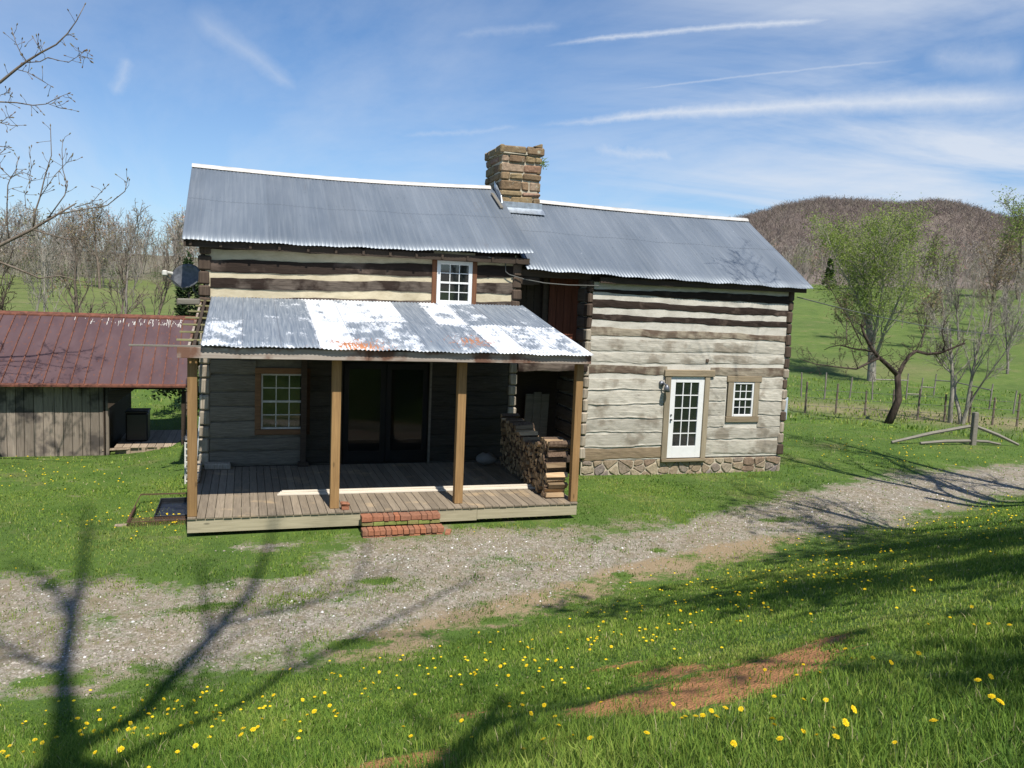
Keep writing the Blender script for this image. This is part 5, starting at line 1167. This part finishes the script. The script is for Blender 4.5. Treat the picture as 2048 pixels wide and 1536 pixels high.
# overhead cable leaving the wing corner
mb = MB(); a = np.array([14.5, 3.95, 4.15]); b = at(2250, 640, 52); pts = [a+(b-a)*t+np.array([0, 0, -2.2*4*t*(1-t)*.45]) for t in np.linspace(0, 1, 24)]; mb.tube(pts, .014, 5)
tag(mb.build('overhead_cable', M['wire']), 'thin dark cable running right from the corner of the house', 'cable')

# ------------------------------------------------------------------ dandelions
def dand_mesh(seed, petals=True):
    r_ = random.Random(seed); mb = MB(); n_ = 16
    for lay, (rad, z, tl) in enumerate(((1., .0, .1), (.75, .12, .35), (.45, .2, .6))):
        for k in range(n_-lay*3):
            a = 2*pi*(k+r_.random()*.5)/(n_-lay*3); q = rad*r_.uniform(.85, 1.05); w = .16
            mb.add([(cos(a-.1)*.1, sin(a-.1)*.1, z*.9), (cos(a-w)*q*.9, sin(a-w)*q*.9, z+tl*.3), (cos(a)*q, sin(a)*q, z+tl*.35), (cos(a+w)*q*.9, sin(a+w)*q*.9, z+tl*.3), (cos(a+.1)*.1, sin(a+.1)*.1, z*.9)], [(0, 1, 2, 3, 4)], 0)
    mb.add([(cos(k)*.3, sin(k)*.3, -.05) for k in np.linspace(0, 5.4, 7)]+[(0, 0, -.3)]+[(0, 0, .3)], [(k, (k+1) % 7, 8) for k in range(7)]+[(k, 7, (k+1) % 7) for k in range(7)], 0)
    o = mb.build('flower_head', [M['petal']], fix=False); me = o.data; bpy.data.objects.remove(o); return me
DH = [dand_mesh(k) for k in range(4)]
def stem_mesh():
    mb = MB(); mb.tube([(0, 0, -1.2), (.04, 0, -.5), (0, 0, 0)], [.07, .06, .07], 5); o = mb.build('dandelion', [M['blade']], fix=False); me = o.data; bpy.data.objects.remove(o); return me
SM = stem_mesh()
# pixel spots read off the photograph, dropped onto the bank as real flowers
sp = [(1864, 1471, 1.25), (1046, 1525, 1), (1178, 1514, 1), (1291, 1504, 1), (1449, 1441, .9), (1541, 1478, 1), (1465, 1520, 1), (1556, 1521, 1), (1664, 1497, 1), (1668, 1520, 1), (1688, 1485, 1), (1630, 1508, .9), (1605, 1492, .9), (1545, 1489, .9), (1704, 1461, .9), (1786, 1517, .7), (1952, 1392, 1), (1997, 1437, 1.1), (1981, 1414, 1), (1979, 1381, .8), (1975, 1265, .8), (2017, 1266, .8), (1945, 1273, .8), (1835, 1330, .9), (1854, 1269, .7), (1898, 1254, .6), (1941, 1235, .7), (1780, 1350, .8), (1743, 1340, .8), (1701, 1340, .8), (1688, 1320, .8), (1638, 1364, .8), (1591, 1372, .7), (1605, 1350, .6), (1540, 1366, .6), (1528, 1363, .6), (1498, 1377, .7), (1547, 1411, .8), (1605, 1418, .9), (1650, 1420, .8), (1480, 1443, .8), (1432, 1453, .9), (1421, 1447, .8), (1404, 1452, .9), (1389, 1462, .9), (1362, 1457, .9), (1369, 1454, .8), (1345, 1430, .8), (1145, 1492, .9), (1085, 1507, .9), (1109, 1450, .8), (1087, 1434, .8), (1117, 1472, .7), (1200, 1430, .7), (1044, 1427, .8), (1018, 1427, .7), (1018, 1437, .7), (1085, 1388, .7), (1061, 1452, .7), (922, 1467, .8), (806, 1476, .8), (821, 1490, .7), (942, 1500, .6), (730, 1389, .9), (746, 1381, .8), (781, 1393, .8), (758, 1355, .8), (736, 1410, .5), (719, 1377, .5), (681, 1362, .7), (916, 1306, .8), (948, 1358, .8), (950, 1364, .8), (970, 1331, .7), (942, 1274, .8), (980, 1292, .9), (957, 1276, .7), (1000, 1348, .9), (1016, 1368, .8), (1052, 1348, .8), (1069, 1335, .8), (1091, 1340, .8), (1111, 1332, .8), (1121, 1277, .8), (1064, 1290, .7), (1055, 1309, .8), (1064, 1310, .7), (1140, 1269, .7), (1154, 1288, .8), (1175, 1294, .8), (1179, 1311, .7), (1193, 1288, .9), (1210, 1287, .7), (1242, 1279, .9), (1206, 1252, .9), (1253, 1235, .8), (1222, 1303, .8), (1284, 1226, .7), (1283, 1223, .8), (1290, 1270, .8), (1313, 1270, .8), (1337, 1262, .8), (1304, 1291, .8), (1320, 1225, .8), (1350, 1211, .8), (1360, 1234, .8), (1371, 1212, .7), (1380, 1240, .8), (1390, 1262, .8), (1390, 1222, .8), (1424, 1182, .8), (1461, 1160, .8), (1435, 1184, .8), (1470, 1192, .7), (1475, 1200, .7), (1472, 1254, .8), (1480, 1254, .7), (1514, 1185, .7), (1526, 1219, .7), (1542, 1231, .8), (1504, 1219, .7), (1620, 1240, .7), (1622, 1256, .6), (1652, 1128, .8), (1672, 1135, .8), (1675, 1145, .8), (1700, 1160, .8), (1725, 1136, .8), (1770, 1162, .7), (1762, 1110, .8), (1720, 1100, .7), (1750, 1095, .8), (1765, 1092, .8), (1780, 1105, .8), (1815, 1095, .8), (1835, 1090, .7), (1822, 1189, .8), (1827, 1192, .7), (1860, 1175, .7), (1932, 1090, .8), (1900, 1060, .8), (1910, 1062, .8), (1925, 1050, .8), (1960, 1024, .8), (1975, 1026, .8), (1990, 1030, .8), (2005, 1010, .8), (1935, 1025, .7), (1990, 1119, .7), (2008, 1119, .7)]
lf_sp = [(113, 1490, 1), (70, 1498, 1), (60, 1502, .9), (45, 1520, 1), (20, 1508, .9), (5, 1520, 1.1), (15, 1530, .9), (85, 1506, .8), (68, 1525, .9), (155, 1447, 1.1), (200, 1452, .9), (174, 1464, .9), (160, 1475, .9), (164, 1485, .8), (188, 1482, .8), (205, 1480, .9), (203, 1491, .9), (231, 1477, 1.1), (241, 1452, .7), (238, 1455, .7), (242, 1516, 1.2), (261, 1461, .9), (257, 1479, .9), (268, 1471, 1), (294, 1472, .9), (298, 1444, 1), (276, 1435, .7), (285, 1412, .7), (228, 1426, .9), (328, 1411, .8), (350, 1415, .8), (355, 1415, .7), (336, 1433, .9), (383, 1459, .9), (388, 1413, .8), (405, 1400, .8), (443, 1391, .8), (355, 1523, .8), (391, 1508, 1), (426, 1443, .9), (432, 1451, 1), (440, 1443, .9), (486, 1470, 1), (482, 1489, .9), (506, 1480, 1.1), (515, 1469, .7), (524, 1454, 1.1), (547, 1401, .9), (525, 1404, .8), (539, 1416, .8), (569, 1456, 1), (628, 1441, 1.1), (614, 1445, .8), (605, 1416, .8), (629, 1405, .8), (649, 1402, .8), (659, 1427, .9), (668, 1437, .8), (675, 1442, .8), (566, 1347, .8), (580, 1350, .8), (663, 1357, .8), (680, 1360, .7), (668, 1358, .7), (653, 1368, .7), (57, 1290, .6), (32, 1143, .6), (86, 1024, .6), (45, 1457, .6), (248, 1500, .8), (190, 1525, .8)]
used = [(x, y, s) for x, y, s in sp+lf_sp]
for _ in range(62):
    c_ = R.choice(((330, 1042, 60, 8), (470, 1070, 60, 10), (1000, 1062, 60, 8), (1800, 910, 60, 18), (1700, 895, 40, 10), (1900, 1020, 90, 25), (1720, 1120, 90, 30), (1600, 1170, 90, 20), (120, 925, 40, 10))); used.append((R.gauss(c_[0], c_[2]), R.gauss(c_[1], c_[3]), R.uniform(.6, .9)))
cn = 0
for x, y, s in used:
    if cn >= 290: break
    p = on_ground(x, y+2)
    if p is None or bool(in_house(p[0], p[1])): continue
    near = float(np.linalg.norm(p-C)); rad = (.0165 if near < 4.5 else .0185)*s*(1+max(0, near-5)*.03); hh = R.uniform(.07, .11) if near > 4.5 else R.uniform(.09, .14)
    st_ = bpy.data.objects.new('dandelion', SM); COL.objects.link(st_); st_.location = (p[0], p[1], p[2]+hh*.8); st_.scale = (.045, .045, hh*.9); st_.rotation_euler = (0, 0, R.uniform(0, 6.28))
    tag(st_, 'yellow dandelion flowering in the grass of the bank or lawn', 'dandelion', 'dandelions in bloom on the grass')
    hd = bpy.data.objects.new('flower_head', R.choice(DH)); COL.objects.link(hd); hd.parent = st_; hd.scale = (rad/.045, rad/.045, rad/(hh*.9)); hd.rotation_euler = (R.uniform(-.3, .3), R.uniform(-.3, .3), R.uniform(0, 6.28))
    cn += 1

def far_dandelions():
    g = np.random.default_rng(77); V, L, S = [], [], []; nv = 0
    for _ in range(520):
        c_ = ((1250, 1270, 130, 45), (1450, 1190, 120, 30), (1700, 1130, 110, 30), (1820, 1060, 110, 22), (1780, 905, 120, 15), (330, 1045, 90, 12), (120, 950, 90, 18), (1950, 1040, 80, 25), (1650, 1160, 60, 10), (900, 1350, 150, 35), (300, 1440, 150, 30))[g.integers(11)]
        p = on_ground(g.normal(c_[0], c_[2]), g.normal(c_[1], c_[3]))
        if p is None or bool(in_house(p[0], p[1])) or float(drive_mask(p[0], p[1])) > .6: continue
        p = p+np.array([0, 0, .05]); d = float(np.linalg.norm(p-C)); r = g.uniform(.010, .016)*(1+max(0, d-6)*.03); q = [p+np.array([cos(k)*r, sin(k)*r, -.2*r]) for k in np.linspace(0, 5.5, 8)]+[p+np.array([0, 0, r*.5])]
        V += q; L += [i for k in range(8) for i in (nv+k, nv+(k+1) % 8, nv+8)]; S += [3]*8; nv += 9
    tag(big_mesh('small_dandelions', np.array(V), L, S, [M['petal']], g.random(nv)), 'many small yellow dandelions dotted through bank and lawn', 'dandelions', kind='stuff')
far_dandelions()

# ------------------------------------------------------------------ camera, light, sky
cam = bpy.data.cameras.new('camera'); co_ = bpy.data.objects.new('camera', cam); COL.objects.link(co_); scene.camera = co_
cam.sensor_width = 36; cam.lens = F_PX/2048*36; cam.clip_start = .05; cam.clip_end = 6000
import mathutils
mt = mathutils.Matrix(((RT[0], UP[0], -FW[0], C[0]), (RT[1], UP[1], -FW[1], C[1]), (RT[2], UP[2], -FW[2], C[2]), (0, 0, 0, 1))); co_.matrix_world = mt
sl_ = bpy.data.lights.new('sun', 'SUN'); so = bpy.data.objects.new('sun', sl_); COL.objects.link(so); sl_.energy = 5.0; sl_.angle = radians(.53); sl_.color = (1, .955, .88)
so.rotation_euler = mathutils.Vector(tuple(SUNV)).to_track_quat('Z', 'Y').to_euler()
wd = bpy.data.worlds.new('World'); scene.world = wd; wd.use_nodes = True; nt = wd.node_tree; nt.nodes.clear()
class WN(NT):
    def __init__(s, t): s.t = t
W = WN(nt)
sky = W.n('ShaderNodeTexSky', sky_type='NISHITA', sun_disc=False, sun_elevation=SUN_EL, sun_rotation=SUN_AZ, altitude=500, air_density=1.0, dust_density=.6, ozone_density=1.6)
tc = W.n('ShaderNodeTexCoord').outputs['Generated']
nv_ = W.n('ShaderNodeVectorMath', {0: tc}, operation='NORMALIZE').outputs[0]; sep = W.n('ShaderNodeSeparateXYZ', {0: nv_})
zc = W.math('MAXIMUM', W.math('ADD', sep.outputs[2], .06), .03)
cx_ = W.math('DIVIDE', sep.outputs[0], zc); cy_ = W.math('DIVIDE', sep.outputs[1], zc); pl = W.n('ShaderNodeCombineXYZ', {0: cx_, 1: cy_}).outputs[0]
def mp(sc, rz=0, loc=(0, 0, 0)): return W.n('ShaderNodeMapping', {0: pl, 1: loc, 2: (0, 0, rz), 3: sc}).outputs[0]
c1 = W.noise(mp((.35, .12, 1), .5), 1.4, 8, .62, .8); c2 = W.noise(mp((.5, .9, 1), -.2, (3, 1, 0)), .9, 7, .6, .6)
# soft cirrus, thicker low on the right
dirR = ray(1900, 330); dirR = dirR/np.linalg.norm(dirR)
dt = W.n('ShaderNodeVectorMath', {0: nv_, 1: tuple(dirR)}, operation='DOT_PRODUCT').outputs['Value']
rr_ = W.ramp(dt, [(.9, 0.), (1., 1.)])
cl = W.math('ADD', W.math('MULTIPLY', W.ramp(c1, [(.44, 0.), (.78, 1.)]), .45), W.math('MULTIPLY', W.math('MULTIPLY', W.ramp(c2, [(.36, 0.), (.62, 1.)]), rr_), .75))
low = W.ramp(sep.outputs[2], [(.0, .22), (.3, 0.)]); cl = W.math('ADD', cl, low)
wn = W.noise(W.n('ShaderNodeMapping', {0: nv_, 3: (1, 1, 1)}).outputs[0], 90, 5, .7); wn2 = W.noise(nv_, 14, 4, .6)
def trail(p, q, w0, w1, op, fuzz=1., bend=0.):
    a, b = ray(*p), ray(*q); a /= np.linalg.norm(a); b /= np.linalg.norm(b); n_ = np.cross(a, b); n_ /= np.linalg.norm(n_); t_ = b-a; Lg = np.linalg.norm(t_); t_ /= Lg
    d = W.n('ShaderNodeVectorMath', {0: nv_, 1: tuple(n_)}, operation='DOT_PRODUCT').outputs['Value']
    s = W.n('ShaderNodeVectorMath', {0: nv_, 1: tuple(t_)}, operation='DOT_PRODUCT').outputs['Value']; s = W.math('DIVIDE', W.math('SUBTRACT', s, float(a@t_)), Lg)
    if bend: d = W.math('ADD', d, W.math('MULTIPLY', W.math('MULTIPLY', s, W.math('SUBTRACT', 1., s)), bend*4))
    d = W.math('ADD', d, W.math('MULTIPLY', W.math('SUBTRACT', wn, .5), .010*fuzz)); d = W.math('ADD', d, W.math('MULTIPLY', W.math('SUBTRACT', wn2, .5), .012*fuzz)); d = W.math('ABSOLUTE', d)
    wdt = W.math('MULTIPLY_ADD', W.math('MINIMUM', W.math('MAXIMUM', s, 0.), 1.), w1-w0, w0)
    e = W.math('SUBTRACT', 1., W.math('MINIMUM', W.math('DIVIDE', d, wdt), 1.)); e = W.math('POWER', e, 1.3)
    win = W.ramp(W.math('MULTIPLY_ADD', s, .5, .25), [(.22, 0.), (.34, 1.), (.7, 1.), (.78, 0.)])
    front = W.math('GREATER_THAN', W.n('ShaderNodeVectorMath', {0: nv_, 1: tuple(a)}, operation='DOT_PRODUCT').outputs['Value'], .3)
    return W.math('MULTIPLY', W.math('MULTIPLY', W.math('MULTIPLY', e, win), front), op)
for a in (((1110, 88), (1660, 40), .004, .007, .62, .5, .0022), ((1240, 182), (1800, 120), .0022, .003, .35, .3, .001), ((1100, 248), (2080, 195), .006, .024, .68, .8, .0055), ((1180, 300), (1350, 318), .016, .012, .4, 1.4, 0), ((380, 20), (590, 175), .03, .012, .28, 1.), ((225, 190), (258, 118), .012, .012, .3, 1.), ((1850, 110), (2040, 130), .02, .03, .3, 1.5), ((800, 272), (1040, 255), .006, .006, .25, .8), ((900, 70), (1120, 50), .01, .01, .2, 1.)):
    cl = W.math('MAXIMUM', cl, W.math('ADD', trail(*a), W.math('MULTIPLY', cl, .5)))
cl = W.math('MINIMUM', cl, .95)
skyc = W.mix(1., sky.outputs[0], (.76, .99, 1.22), 'MULTIPLY')
colr = W.mix(cl, skyc, (6.6, 7.1, 7.9))
bg = W.n('ShaderNodeBackground', {0: colr, 1: .085}); wo = W.n('ShaderNodeOutputWorld'); W.l(bg.outputs[0], wo.inputs[0])
scene.view_settings.view_transform = 'Standard'; scene.view_settings.look = 'None'; scene.view_settings.exposure = .40; scene.view_settings.gamma = 1
scene.cycles.max_bounces = 6; scene.cycles.diffuse_bounces = 3; scene.cycles.transparent_max_bounces = 8
